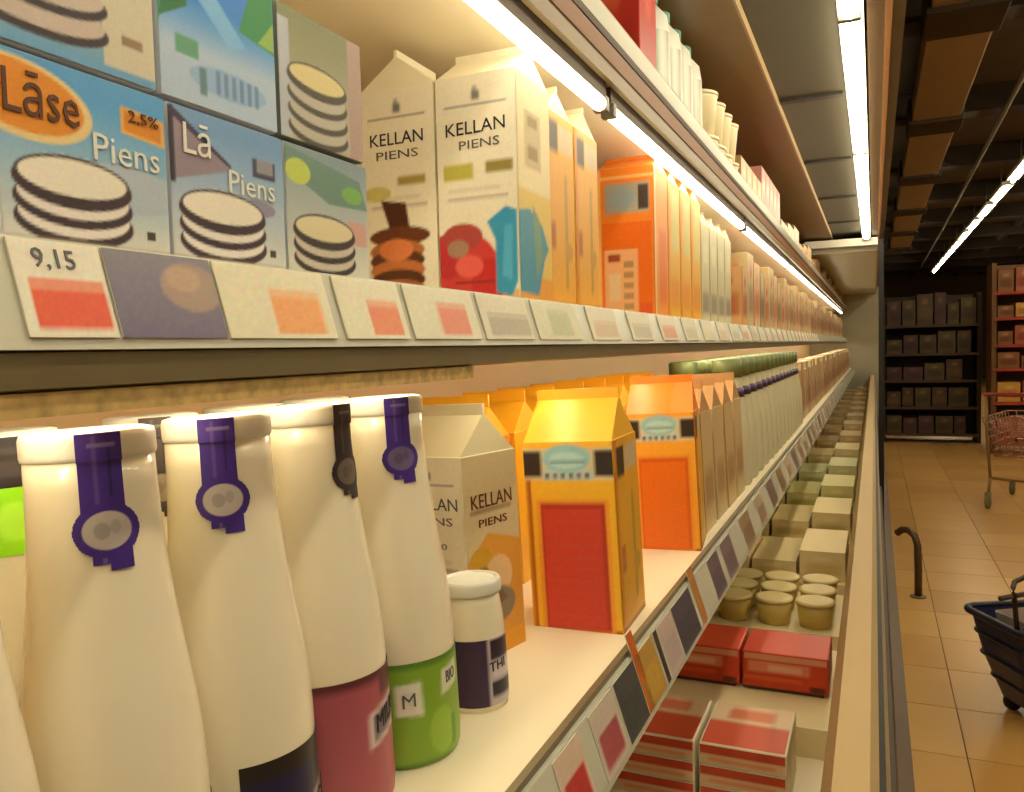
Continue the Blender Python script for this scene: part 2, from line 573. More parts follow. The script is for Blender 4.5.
# ================================================================== PRICE TAGS
def price_tag(label, y0, y1, face, edge, rail, txt=None, ink=None, rise=0.0, group=None, rough_card=None):
    """rail: top and bottom (x, z) of the rail face; the tag is a thin card leaning on it"""
    (xt, zt), (xb, zb) = rail
    t = thing('price_tag', label, 'price tag', (0, y0, 0), 0, group)
    d = Vector((xb - xt, 0, zb - zt))
    n = Vector((-d.z, 0, d.x)).normalized()
    top = Vector((xt, 0, zt)) - d * rise
    w = y1 - y0
    th = 0.0012
    q = [top, top + d * (1 + rise)]
    verts = []
    for off in (0.0003, th):
        for p in q:
            for yy in (0, w):
                verts.append(p + n * off + Vector((0, yy, 0)))
    # 0 top near, 1 top far, 2 bottom near, 3 bottom far ; +4 outer face
    faces = [(4, 6, 7, 5), (0, 1, 3, 2), (0, 4, 5, 1), (2, 3, 7, 6), (0, 2, 6, 4), (1, 5, 7, 3)]
    add('card', from_data('card', verts, faces), edge, t)
    o = verts[6] + n * 0.0003
    u = Vector((0, w, 0)); v = verts[4] - verts[6]
    if face is not None:
        sheet('printed_face', t, face, o, u, v)
    if txt:
        for s_, tx, ww, tt in txt:
            lettering(t, s_, ink or black_ink, o + u * tx + v * tt + n * 0.0004, u.normalized(), v.normalized(), ww)
    return t


MID_RAIL = ((-0.3055, H + 0.0485), (-0.2942, H + 0.0095))
LOW_RAIL = ((-0.2255, H - 0.3155), (-0.2078, H - 0.3700))
card_white = mat('tag_card', (232, 226, 208), 0.5, vary=0.04)


def red_tag(red, pale=(228, 222, 205), s0=0.12, s1=0.96, t0=0.08, t1=0.60):
    c = Canvas(30, 24, pale)
    c.rect(s0, t0, s1, t1, red).rect(s0, t1 - 0.12, s1, t1, tuple(0.6 * np.array(red) + 0.4 * np.array(pale)))
    return c.speck(4)


price_tag('price tag with a broad red panel below the first milk pack', 0.212, 0.2525, red_tag((224, 84, 50)), card_white, MID_RAIL, [('9,15', 0.45, 0.019, 0.80)], grey_ink)
pur = Canvas(30, 24, (0, 0, 0)).grad((104, 92, 124), (124, 118, 132)).ell(0.75, 0.62, 0.3, 0.3, (158, 134, 122)).ell(0.68, 0.72, 0.18, 0.16, (176, 146, 124)).speck(3)  # paler ovals are a reflection put into the card's ink
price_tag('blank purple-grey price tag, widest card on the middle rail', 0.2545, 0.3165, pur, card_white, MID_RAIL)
price_tag('pale price tag with an orange patch beside the purple-grey tag', 0.319, 0.408, red_tag((232, 160, 96), (222, 214, 186), 0.42, 0.9, 0.06, 0.7), card_white, MID_RAIL)
price_tag('pale price tag with a salmon patch below the third milk pack', 0.418, 0.492, red_tag((222, 128, 92), (220, 214, 188), 0.42, 0.92, 0.06, 0.66), card_white, MID_RAIL)
price_tag('price tag with a narrow rose patch before the biscuit-picture carton', 0.500, 0.606, red_tag((214, 124, 96), (214, 208, 184), 0.4, 0.85, 0.08, 0.72), card_white, MID_RAIL)
price_tag('grey price tag below the cartons with red artwork', 0.616, 0.72, red_tag((168, 158, 140), (206, 198, 176)), card_white, MID_RAIL)
price_tag('pale green price tag below the carton with a blue jug', 0.735, 0.86, red_tag((176, 178, 140), (204, 200, 170), 0.3, 0.8, 0.1, 0.8), card_white, MID_RAIL)
yy = 0.90
tints = [(196, 170, 140), (178, 172, 150), (206, 140, 110), (186, 180, 150), (200, 190, 160)]
k = 0
while yy < 5.1:
    price_tag('small pale price tag, %s of the far run along the middle rail' % ORD[k], yy, yy + 0.11, red_tag(tints[k % 5], (208, 200, 176)), card_white, MID_RAIL, group='far tags on the middle rail')
    yy += 0.17
    k += 1


def dark_tag(c0, c1):
    return Canvas(20, 20, c0).rect(0.1, 0.1, 0.9, 0.62, c1).speck(4)


price_tag('red price tag on the slanted rail at the bottom of the photo', 0.565, 0.622, dark_tag((206, 180, 160), (186, 52, 54)), card_white, LOW_RAIL)
price_tag('mauve price tag between red tag and slate tag on the slanted rail', 0.650, 0.715, dark_tag((196, 180, 168), (164, 76, 84)), card_white, LOW_RAIL)
price_tag('slate grey price tag below the red-panel yellow carton', 0.722, 0.790, dark_tag((66, 68, 70), (58, 62, 66)), card_white, LOW_RAIL)
price_tag('mustard price tag just past the slate tag on the slanted rail', 0.800, 0.865, dark_tag((176, 136, 62), (190, 148, 60)), card_white, LOW_RAIL)
price_tag('orange flag tag standing up at the corner of the yellow carton', 0.792, 0.812, dark_tag((196, 96, 34), (206, 108, 36)), card_white, LOW_RAIL, rise=0.42)
price_tag('thin black-edged price tag past the mustard tag', 0.872, 0.885, dark_tag((60, 40, 36), (50, 36, 34)), card_white, LOW_RAIL)
price_tag('pale lilac price tag before the navy tag', 0.89, 0.955, dark_tag((190, 168, 160), (178, 158, 156)), card_white, LOW_RAIL)
price_tag('large navy price tag on the slanted rail', 0.96, 1.06, dark_tag((70, 62, 78), (62, 56, 72)), card_white, LOW_RAIL)
price_tag('brown flag tag standing up beside the navy tag', 1.075, 1.105, dark_tag((172, 112, 52), (180, 116, 50)), card_white, LOW_RAIL, rise=0.3)
price_tag('violet price tag past the brown flag tag', 1.19, 1.27, dark_tag((104, 86, 98), (92, 76, 92)), card_white, LOW_RAIL)
price_tag('small grey violet price tag past the violet tag', 1.30, 1.39, dark_tag((120, 98, 104), (104, 84, 96)), card_white, LOW_RAIL)
yy = 1.5
k = 0
while yy < 5.2:
    price_tag('small brownish price tag, %s of the far run along the slanted rail' % ORD[k], yy, yy + 0.11, dark_tag(*[((150, 120, 90), (128, 98, 76)), ((178, 158, 130), (150, 120, 96)), ((120, 96, 84), (110, 84, 74))][k % 3]), card_white, LOW_RAIL, group='far tags on the slanted rail')
    yy += 0.2
    k += 1

# ================================================================== SMALL MILK PACKS (upper left)
PW, PH, PD = 0.0855, 0.0785, 0.085
PX = -0.3125                               # front faces


def biscuit_stack(c, cs, t0, rs, rt_, step, n, dark=(66, 48, 58), pale=(248, 240, 236), top=(250, 242, 228)):
    for i in range(n):
        ct = t0 + step * i
        c.ell(cs, ct - 0.022, rs + 0.018, rt_ + 0.024, dark)
        c.ell(cs, ct + 0.014, rs - 0.006, rt_ + 0.008, pale)
    c.ell(cs, t0 + step * (n - 1) + 0.004, rs + 0.006, rt_ + 0.016, dark)
    c.ell(cs, t0 + step * (n - 1) + 0.012, rs - 0.016, rt_ - 0.012, top)


def pack_face(kind):
    c = Canvas(84, 76, (0, 0, 0))
    if kind in ('a', 'b'):
        c.grad((226, 226, 222), (88, 164, 226), 0.08, 0.85)
        c.ell(0.72, 0.38, 0.40, 0.14, (186, 200, 218))
        if kind == 'a':
            c.ell(0.13, 0.76, 0.39, 0.21, (238, 212, 150), -0.12).ell(0.12, 0.77, 0.35, 0.18, (232, 146, 32), -0.12)
            c.rect(0.70, 0.74, 0.99, 0.90, (240, 180, 60), -0.1).rect(0.72, 0.76, 0.97, 0.88, (226, 140, 22), -0.1)
            biscuit_stack(c, 0.40, 0.165, 0.33, 0.115, 0.105, 3)
        else:
            c.grad((228, 228, 224), (116, 160, 212), 0.08, 0.9)
            c.poly([(0.02, 0.95), (0.06, 0.98), (0.50, 0.66), (0.30, 0.60), (0.02, 0.52)], (150, 134, 150))
            c.poly([(0.0, 0.98), (0.04, 1.0), (0.04, 0.5), (0.0, 0.5)], (44, 30, 60))
            c.poly([(0.04, 0.98), (0.50, 0.70), (0.50, 0.67), (0.04, 0.92)], (54, 42, 76))
            c.rect(0.70, 0.66, 0.92, 0.80, (60, 62, 92)).rect(0.74, 0.70, 0.90, 0.80, (150, 146, 160))
            c.ell(0.75, 0.44, 0.16, 0.06, (150, 146, 176))
            biscuit_stack(c, 0.43, 0.165, 0.36, 0.115, 0.105, 3)
        c.rect(0, 0, 1, 0.035, (190, 172, 150))
        c.rect(0.84, 0.10, 0.90, 0.15, (70, 70, 60))
    elif kind == 'c':
        c.grad((228, 226, 214), (132, 154, 166), 0.1, 0.95)
        c.poly([(0.0, 0.98), (0.9, 0.86), (1.0, 0.62), (0.5, 0.60), (0.0, 0.80)], (104, 140, 128))
        c.ell(0.14, 0.80, 0.14, 0.10, (196, 212, 90)).ell(0.80, 0.72, 0.14, 0.07, (118, 178, 84))
        c.rect(0.72, 0.30, 0.98, 0.50, (214, 168, 156))
        biscuit_stack(c, 0.44, 0.155, 0.36, 0.11, 0.11, 3, (56, 44, 40), (214, 202, 190), (232, 220, 180))
    elif kind == 'd':                       # blue pack with green leaves
        c.grad((182, 204, 232), (44, 136, 230), 0.35, 0.70)
        c.poly([(0.0, 0.46), (0.34, 1.0), (0.0, 1.0)], (60, 160, 130)).poly([(0.0, 0.48), (0.22, 0.62), (0.26, 0.92), (0.06, 0.80)], (26, 116, 66))
        c.poly([(0.66, 0.62), (0.80, 1.0), (1.0, 1.0), (1.0, 0.56)], (36, 140, 78)).poly([(0.84, 0.60), (1.0, 0.58), (1.0, 0.8)], (150, 190, 90))
        c.poly([(0.30, 0.72), (0.58, 0.46), (0.72, 0.52), (0.42, 0.82)], (126, 190, 244))
        c.rect(0.12, 0.30, 0.30, 0.42, (90, 160, 130)).ell(0.56, 0.20, 0.34, 0.10, (150, 184, 226)).rect(0.3, 0.08, 0.36, 0.26, (92, 130, 150))
        for i in range(6):
            c.rect(0.44 + 0.07 * i, 0.12, 0.475 + 0.07 * i, 0.28, (104, 138, 186))
    elif kind == 'e':                       # pack with a tall biscuit stack
        c.grad((186, 176, 150), (130, 134, 96), 0.2, 0.95)
        c.rect(0.0, 0.0, 0.12, 0.9, (184, 190, 204))
        biscuit_stack(c, 0.44, 0.13, 0.34, 0.10, 0.13, 4, (62, 52, 40), (190, 184, 172), (224, 208, 150))
        c.rect(0.82, 0.0, 1.0, 1.0, (176, 150, 140))
    else:                                   # 'f': stack seen cut by the top of the photo
        c.grad((106, 166, 214), (196, 188, 176), 0.02, 0.4)
        c.rect(0.66, 0.05, 1.0, 1.0, (214, 206, 184))
        biscuit_stack(c, 0.28, 0.22, 0.40, 0.10, 0.15, 5, (52, 36, 44), (206, 190, 182))
        c.rect(0.80, 0.55, 0.90, 0.72, (120, 84, 60)).rect(0.78, 0.20, 0.92, 0.26, (150, 120, 90))
    return c.speck(3, 5)


pack_body = mat('pack_board', (208, 216, 226), 0.45, vary=0.05, scale=30)
pack_dark = mat('pack_board_grey', (112, 120, 108), 0.45, vary=0.08, scale=30)


def milk_pack(label, y, z, kind, words=(), body=pack_body, dx=0.0, group='small milk packs'):
    t = thing('milk_pack', label, 'milk pack', (PX + dx, y, H + z), 0, group)
    add('pack_body', box_mesh('pack_body', -PD, 0.0007, 0, -0.0004, PW - 0.0007, PH - 0.0006, 0.002), body, t)
    add('top_flap', box_mesh('top_flap', -PD * 0.55, 0.004, PH - 0.0006, -PD * 0.45, PW - 0.004, PH + 0.0004), body, t)
    if kind:
        sheet('printed_front', t, pack_face(kind), (0, 0.001, 0.001), (0, PW - 0.002, 0), (0, 0, PH - 0.0025))
    for txt, m, s_, t_, w_, h_ in words:
        lettering(t, txt, m, (0.0005, PW * s_, PH * t_), (0, 1, 0), (0, 0, 1), w_, h_)
    return t


PYS = [0.2165, 0.3025, 0.3885]
Z0 = 0.0477
milk_pack('milk pack with orange oval badge and white lettering, lowest on the left', PYS[0], Z0 + 0.0, 'a',
          [('L\u0101se', brown_ink, 0.235, 0.76, 0.034, 0.018), ('Piens', white_ink, 0.72, 0.585, 0.036, 0.012), ('2,5%', brown_ink, 0.84, 0.815, 0.017, 0.006)])
milk_pack('milk pack with a purple triangle and three-biscuit picture, lower middle', PYS[1], Z0, 'b',
          [('L\u0101', white_ink, 0.22, 0.78, 0.018, 0.016), ('Piens', white_ink, 0.68, 0.575, 0.036, 0.012)])
milk_pack('milk pack with green leaf print and small biscuit picture, lower right of its row', PYS[2], Z0, 'c')
milk_pack('milk pack cut by the top left corner, five-biscuit picture', PYS[0] - 0.004, Z0 + PH + 0.0008, 'f')
milk_pack('bright blue milk pack with green leaves in the upper layer', PYS[1] - 0.003, Z0 + PH + 0.0008, 'd')
milk_pack('olive milk pack with four-biscuit picture in the upper layer', PYS[2] - 0.002, Z0 + PH + 0.0008, 'e', body=pack_dark)
for j in range(2):                          # those standing nearer than the frame's left edge and the row behind
    milk_pack('plain pale milk pack, %s of the hidden row behind the %s front packs' % (ORD[j], 'lower'), PYS[0] + j * 0.086, Z0, None, dx=-0.087, group='milk packs behind the front row')
    milk_pack('plain pale milk pack, %s of the hidden row behind the %s front packs' % (ORD[j], 'upper'), PYS[0] + j * 0.086, Z0 + PH + 0.0008, None, dx=-0.087, group='milk packs behind the front row')

# ================================================================== CARTONS
def gable_carton(name, label, loc, rz, w, d, h, g, m_body, m_top, ridge='x', front=None, side=None, fin=0.014, group=None, cat='carton', cap=None):
    """origin at the base centre; front is -y, the aisle side is +x"""
    t = thing(name, label, cat, loc, rz, group)
    add('carton_body', box_mesh('carton_body', -w / 2, -d / 2, 0, w / 2, d / 2, h, 0.0015), m_body, t)
    if ridge == 'x':
        rv = [(-w / 2 + 0.004, 0, h + g), (w / 2 - 0.004, 0, h + g)]
    else:
        rv = [(0, -d / 2 + 0.004, h + g), (0, d / 2 - 0.004, h + g)]
    b = [(-w / 2 + 0.001, -d / 2 + 0.001, h - 0.0005), (w / 2 - 0.001, -d / 2 + 0.001, h - 0.0005), (w / 2 - 0.001, d / 2 - 0.001, h - 0.0005), (-w / 2 + 0.001, d / 2 - 0.001, h - 0.0005)]
    V = b + rv
    if ridge == 'x':
        F = [(0, 1, 5, 4), (2, 3, 4, 5), (1, 2, 5), (3, 0, 4), (3, 2, 1, 0)]
    else:
        F = [(1, 2, 5, 4), (3, 0, 4, 5), (0, 1, 4), (2, 3, 5), (3, 2, 1, 0)]
    add('gable_top', from_data('gable_top', V, F), m_top, t)
    if fin:
        if ridge == 'x':
            add('sealed_fin', box_mesh('sealed_fin', -w / 2 + 0.003, -0.0018, h + g - 0.003, w / 2 - 0.003, 0.0018, h + g + fin), m_top, t)
        else:
            add('sealed_fin', box_mesh('sealed_fin', -0.0018, -d / 2 + 0.003, h + g - 0.003, 0.0018, d / 2 - 0.003, h + g + fin), m_top, t)
    e = 0.0006
    if front is not None:
        sheet('printed_front', t, front, (-w / 2 + 0.001, -d / 2 - e, 0.001), (w - 0.002, 0, 0), (0, 0, h - 0.002))
    if side is not None:
        sheet('printed_side', t, side, (w / 2 + e, -d / 2 + 0.001, 0.001), (0, d - 0.002, 0), (0, 0, h - 0.002))
    if cap:
        c = add('pour_cap', lathe('pour_cap', [(0.013, 0), (0.013, 0.012), (0.011, 0.014)], 20), cap, t, (0, -d * 0.26, h + g * 0.42))
        c.rotation_euler = (math.radians(35), 0, 0)
    return t


cream_board = mat('cream_board', (238, 230, 206), 0.45, vary=0.03, scale=30)
yellow_board = mat('yellow_board', (238, 178, 40), 0.42, vary=0.05, scale=30)
orange_board = mat('orange_board', (232, 132, 36), 0.42, vary=0.05, scale=30)
pale_board = mat('pale_board', (206, 196, 164), 0.45, vary=0.06, scale=30)
tan_board = mat('tan_board', (188, 140, 88), 0.45, vary=0.08, scale=30)
red_board = mat('red_board', (196, 60, 40), 0.42, vary=0.06, scale=30)
brown_board = mat('brown_board', (130, 70, 38), 0.45, vary=0.1, scale=30)


def kellan_front(kind):
    c = Canvas(44, 100, (238, 232, 214))
    c.rect(0.1, 0.865, 0.9, 0.875, (170, 166, 160)).rect(0.46, 0.89, 0.56, 0.93, (128, 124, 120)).rect(0.47, 0.93, 0.53, 0.95, (168, 164, 160))
    c.rect(0.12, 0.46, 0.9, 0.475, (200, 192, 180)).rect(0.12, 0.50, 0.8, 0.51, (206, 200, 188))
    if kind == 'biscuits':
        c.rect(0.5, 0.56, 0.88, 0.60, (170, 150, 84)).ell(0.2, 0.53, 0.2, 0.035, (206, 196, 120))
        c.poly([(0.25, 0.50), (0.60, 0.48), (0.66, 0.34), (0.40, 0.33)], (74, 34, 20))
        c.ell(0.5, 0.33, 0.42, 0.045, (104, 50, 26))
        for i, q in enumerate([(176, 110, 60), (92, 50, 30), (196, 118, 66), (84, 46, 28), (170, 100, 56), (206, 180, 130)]):
            c.ell(0.46, 0.04 + 0.045 * (5 - i), 0.38, 0.05, q)
        c.ell(0.45, 0.27, 0.24, 0.05, (220, 130, 80))
    elif kind == 'berries':
        c.rect(0.08, 0.55, 0.46, 0.62, (188, 182, 84)).rect(0.62, 0.57, 0.96, 0.62, (150, 136, 70))
        c.rect(0.0, 0.0, 1.0, 0.06, (222, 176, 100))
        c.ell(0.30, 0.16, 0.46, 0.16, (208, 62, 58)).ell(0.10, 0.22, 0.22, 0.10, (188, 46, 54)).ell(0.62, 0.10, 0.22, 0.10, (196, 40, 44))
        c.ell(0.3, 0.30, 0.26, 0.06, (172, 70, 66)).ell(0.24, 0.25, 0.14, 0.04, (166, 132, 110))
        c.ell(0.38, 0.17, 0.18, 0.05, (232, 100, 92)).rect(0.2, 0.095, 0.7, 0.105, (140, 40, 36))
        c.poly([(0.72, 0.05), (0.92, 0.03), (1.0, 0.1), (1.0, 0.40), (0.86, 0.42), (0.62, 0.36), (0.72, 0.28)], (54, 156, 206))
        c.poly([(0.80, 0.12), (0.92, 0.10), (0.94, 0.34), (0.84, 0.34)], (82, 180, 226))
    elif kind == 'plain':
        c.ell(0.72, 0.40, 0.24, 0.07, (150, 150, 142)).ell(0.78, 0.42, 0.14, 0.04, (206, 204, 194)).ell(0.74, 0.33, 0.22, 0.04, (188, 186, 176))
        c.poly([(0.40, 0.50), (0.48, 0.49), (0.56, 0.30), (0.50, 0.28)], (62, 52, 46))
    elif kind == 'autumn':
        c.rect(0, 0, 1, 1, (206, 186, 146))
        c.rect(0.1, 0.72, 0.86, 0.74, (150, 130, 100))
        c.poly([(0.0, 0.5), (0.4, 0.62), (1.0, 0.55), (1.0, 0.0), (0.2, 0.0)], (214, 152, 62))
        c.ell(0.25, 0.50, 0.2, 0.06, (196, 150, 44)).ell(0.55, 0.40, 0.26, 0.10, (222, 186, 140)).ell(0.5, 0.26, 0.34, 0.09, (132, 122, 104))
        c.poly([(0.2, 0.46), (0.34, 0.46), (0.7, 0.28), (0.56, 0.26)], (112, 88, 62)).rect(0.0, 0.0, 1.0, 0.12, (224, 156, 40))
    return c.speck(3, 3)


def jug_side():
    c = Canvas(30, 90, (232, 214, 168))
    c.rect(0, 0, 1, 0.5, (222, 190, 96)).rect(0.0, 0.0, 1.0, 0.12, (220, 150, 40))
    c.poly([(0.0, 0.05), (0.55, 0.04), (0.75, 0.20), (0.9, 0.26), (0.7, 0.36), (0.3, 0.42), (0.0, 0.40)], (60, 140, 170))
    c.poly([(0.5, 0.1), (0.7, 0.22), (0.62, 0.38), (0.4, 0.44)], (110, 146, 120))
    c.rect(0.2, 0.6, 0.7, 0.85, (196, 176, 130)).rect(0.3, 0.64, 0.6, 0.7, (150, 120, 60)).rect(0.3, 0.78, 0.6, 0.83, (150, 120, 60))
    return c.speck(3)


KW = 0.092
k1 = gable_carton('milk_carton', 'white gable carton with red berry artwork and a blue jug', (-0.376, 0.820, H + Z0), 0, KW, KW, 0.238, 0.030, cream_board, cream_board, 'x', kellan_front('berries'), jug_side(), fin=0.006, group='white cartons')
for txt, m, z, w_, h_, sx in (('KELLAN', black_ink, 0.183, 0.068, 0.013, 0.0), ('PIENS', grey_ink, 0.166, 0.046, 0.009, 0.004)):
    lettering(k1, txt, m, (sx, -KW / 2 - 0.0011, z), (1, 0, 0.03), (0, 0, 1), w_, h_)
k2 = gable_carton('milk_carton', 'white gable carton with brown biscuit artwork, pushed back on the shelf', (-0.4705, 0.820, H + Z0), 0, KW, KW, 0.238, 0.034, cream_board, cream_board, 'y', kellan_front('biscuits'), None, fin=0.006, group='white cartons')
for txt, m, z, w_, h_, sx in (('KELLAN', black_ink, 0.183, 0.066, 0.013, 0.0), ('PIENS', grey_ink, 0.166, 0.052, 0.009, 0.0)):
    lettering(k2, txt, m, (sx, -KW / 2 - 0.0011, z), (1, 0, 0.0), (0, 0, 1), w_, h_)


def crest_face(kind, nx=40, ny=84):
    """yellow family cartons: crest between black squares over a coloured panel"""
    base = {'red': (244, 186, 44), 'orange': (240, 170, 50), 'side': (222, 160, 34), 'window': (236, 132, 36)}[kind]
    c = Canvas(nx, ny, base)
    if kind in ('red', 'orange'):
        panel = (206, 62, 46) if kind == 'red' else (228, 112, 20)
        c.rect(0.02, 0.0, 0.06, 0.84, (180, 92, 20)).rect(0.0, 0.0, 1.0, 0.012, (120, 40, 20))
        c.rect(0.12, 0.0, 0.93, 0.70, (236, 152, 50)).rect(0.16, 0.01, 0.89, 0.68, (182, 48, 30) if kind == 'red' else (214, 96, 16)).rect(0.19, 0.02, 0.84, 0.65, panel)
        for i in range(9):
            c.rect(0.22, 0.08 + 0.062 * i, 0.8, 0.088 + 0.062 * i, tuple(np.array(panel) * 0.9 + 18))
        c.rect(0.0, 0.80, 1.0, 0.97, (214, 196, 160)).rect(0.0, 0.82, 0.20, 0.955, (36, 26, 24)).rect(0.80, 0.82, 1.0, 0.955, (40, 30, 28))
        c.rect(0.22, 0.80, 0.78, 0.86, (190, 200, 200))
        for i in range(6):
            c.rect(0.24 + 0.09 * i, 0.81, 0.285 + 0.09 * i, 0.838, (96, 110, 116))
        c.ell(0.49, 0.915, 0.27, 0.075, (150, 196, 204)).ell(0.49, 0.905, 0.2, 0.045, (176, 214, 214)).rect(0.30, 0.89, 0.70, 0.905, (110, 150, 164))
    elif kind == 'side':
        c.rect(0.0, 0.0, 0.10, 1.0, (214, 134, 34)).rect(0.62, 0.1, 0.72, 0.7, (170, 130, 30))
        c.rect(0.08, 0.80, 0.40, 0.96, (52, 38, 30)).rect(0.44, 0.82, 0.98, 0.95, (196, 176, 140)).rect(0.1, 0.3, 0.26, 0.44, (176, 96, 28))
        c.ell(0.75, 0.30, 0.16, 0.05, (190, 140, 40)).rect(0.0, 0.0, 1.0, 0.02, (140, 70, 24))
    else:
        c.rect(0.0, 0.0, 0.06, 1.0, (240, 190, 120)).rect(0.06, 0.93, 1.0, 0.95, (244, 186, 120))
        c.rect(0.14, 0.70, 0.94, 0.90, (168, 160, 150)).rect(0.74, 0.72, 0.92, 0.88, (62, 50, 44)).ell(0.45, 0.8, 0.26, 0.07, (150, 168, 180))
        c.rect(0.08, 0.0, 0.96, 0.64, (232, 108, 20)).rect(0.12, 0.02, 0.72, 0.46, (232, 178, 130)).rect(0.18, 0.38, 0.40, 0.43, (160, 70, 40))
        for i in range(5):
            c.rect(0.46, 0.06 + 0.07 * i, 0.64, 0.10 + 0.07 * i, (176, 140, 96))
        c.rect(0.2, 0.12, 0.4, 0.3, (226, 200, 160)).rect(0.74, 0.0, 0.96, 0.1, (220, 90, 40))
    return c.speck(3, 4)


# lower shelf: yellow carton with the red panel, turned a little to the camera
CW = 0.104
L0 = H - 0.3099
ang = math.radians(2)
ca, sa = math.cos(ang), math.sin(ang)
cx, cyy = -0.2475 - CW / 2 * ca - CW / 2 * sa, 0.842 - CW / 2 * sa + CW / 2 * ca
gable_carton('juice_carton', 'yellow carton with large red panel standing at the shelf edge', (cx, cyy, L0), ang, CW, CW, 0.212, 0.045, yellow_board, yellow_board, 'x', crest_face('red'), crest_face('side', 24, 60), fin=0.010, group='yellow cartons')
ang = math.radians(7)
cx, cyy = -0.2445 - CW / 2, 1.225 + CW / 2
gable_carton('juice_carton', 'orange-panelled carton behind the red-panel yellow one, at the shelf edge', (cx, cyy, L0), ang, CW, CW, 0.212, 0.045, orange_board, orange_board, 'x', crest_face('orange'), crest_face('side', 24, 60), fin=0.010, group='yellow cartons')
kl = gable_carton('milk_carton', 'white gable carton with autumn artwork beside the small purple-label bottle', (-0.3945, 0.757, L0), math.radians(-13), 0.090, 0.090, 0.212, 0.040, cream_board, pale_board, 'x', kellan_front('plain'), kellan_front('autumn'), fin=0.010, group='white cartons')
for txt, z, w_, h_, m in (('KELLAN', 0.164, 0.066, 0.012, grey_ink), ('PIENS', 0.147, 0.05, 0.008, grey_ink), ('1000', 0.122, 0.03, 0.006, grey_ink)):
    lettering(kl, txt, m, (0.006, -0.0461, z), (1, 0, 0), (0, 0, 1), w_, h_)
for txt, z, w_, h_, m in (('KELLAN', 0.164, 0.066, 0.014, brown_ink), ('PIENS', 0.142, 0.046, 0.008, brown_ink)):
    lettering(kl, txt, m, (0.0461, 0.0, z), (0, 1, 0), (0, 0, 1), w_, h_)
for i, yy in enumerate((1.345, 1.46, 1.575, 1.69)):
    gable_carton('milk_carton', '%s pale tan carton past the orange-panelled carton on the lower shelf' % ORD[i], (-0.30, yy + 0.05, L0), 0, 0.095, 0.095, 0.2, 0.04, pale_board if i % 2 else tan_board, tan_board, 'x',
                 Canvas(10, 16, (206, 172, 120)).rect(0.1, 0.1, 0.9, 0.7, (196, 150, 96)), Canvas(10, 16, (204, 176, 126)).rect(0.1, 0.2, 0.9, 0.5, (170, 130, 84)), group='pale tan cartons on the lower shelf')
for i, yy in enumerate((0.86, 0.975, 1.09, 1.225, 1.345, 1.46, 1.575, 1.69)):
    gable_carton('juice_carton', 'plain carton, %s from the near end in the second row of the lower shelf' % ORD[i], (-0.475, yy + 0.06, L0), 0, 0.1, 0.1, 0.21, 0.04, yellow_board if i % 3 else orange_board, yellow_board, 'x', group='second row of the lower shelf')

# middle shelf: yellow, orange and further cartons
for i, (y_, lab) in enumerate(((0.872, 'yellow carton directly behind the carton with a blue jug'), (0.967, 'yellow carton between the white cartons and the orange carton'))):
    gable_carton('juice_carton', lab, (-0.382, y_ + 0.045, H + Z0), 0, 0.092, 0.090, 0.225, 0.028, yellow_board, pale_board, 'x', crest_face('red', 20, 40), crest_face('side', 24, 50), fin=0.005, group='yellow cartons on the middle shelf')
gable_carton('juice_carton', 'orange carton with grey crest and cream window on the middle shelf', (-0.380, 1.344 + 0.048, H + Z0), 0, 0.098, 0.095, 0.252, 0.022, orange_board, orange_board, 'x', crest_face('window', 40, 90), Canvas(14, 30, (236, 150, 50)).rect(0.0, 0.0, 0.1, 1.0, (240, 210, 160)).rect(0.3, 0.1, 0.9, 0.6, (228, 120, 30)), fin=0.004, group='yellow cartons on the middle shelf')
for i, y_ in enumerate((1.448, 1.548, 1.648)):
    gable_carton('juice_carton', '%s yellow carton in the run of three past the orange carton' % ORD[i], (-0.380, y_ + 0.048, H + Z0), 0, 0.096, 0.094, 0.246, 0.022, yellow_board, orange_board, 'x', None, Canvas(14, 30, (226, 176, 50)).rect(0.0, 0.0, 0.12, 1.0, (232, 140, 60)).rect(0.3, 0.5, 0.9, 0.95, (206, 190, 110)).rect(0.2, 0.08, 0.9, 0.3, (226, 150, 40)), fin=0.004, group='run of yellow cartons')
for i, y_ in enumerate((1.76, 1.86, 1.96, 2.06)):
    gable_carton('milk_carton', '%s pale grey-green carton past the yellow run on the middle shelf' % ORD[i], (-0.380, y_ + 0.048, H + Z0), 0, 0.092, 0.092, 0.215, 0.02, pale_board, pale_board, 'x', None, Canvas(12, 24, (202, 194, 160)).rect(0.1, 0.1, 0.9, 0.3, (150, 140, 126)).rect(0.2, 0.6, 0.8, 0.8, (214, 206, 170)), fin=0.004, group='pale cartons on the middle shelf')
for i, y_ in enumerate((0.93, 1.03, 1.35, 1.45, 1.55, 1.65, 1.76, 1.86, 1.96, 2.06)):
    gable_carton('milk_carton', 'plain carton, %s from the near end in the second row of the middle shelf' % ORD[i], (-0.50, y_ + 0.048, H + Z0), 0, 0.092, 0.09, 0.21, 0.02, (cream_board, yellow_board, pale_board)[i % 3], pale_board, 'x', fin=0.004, group='second row of the middle shelf')


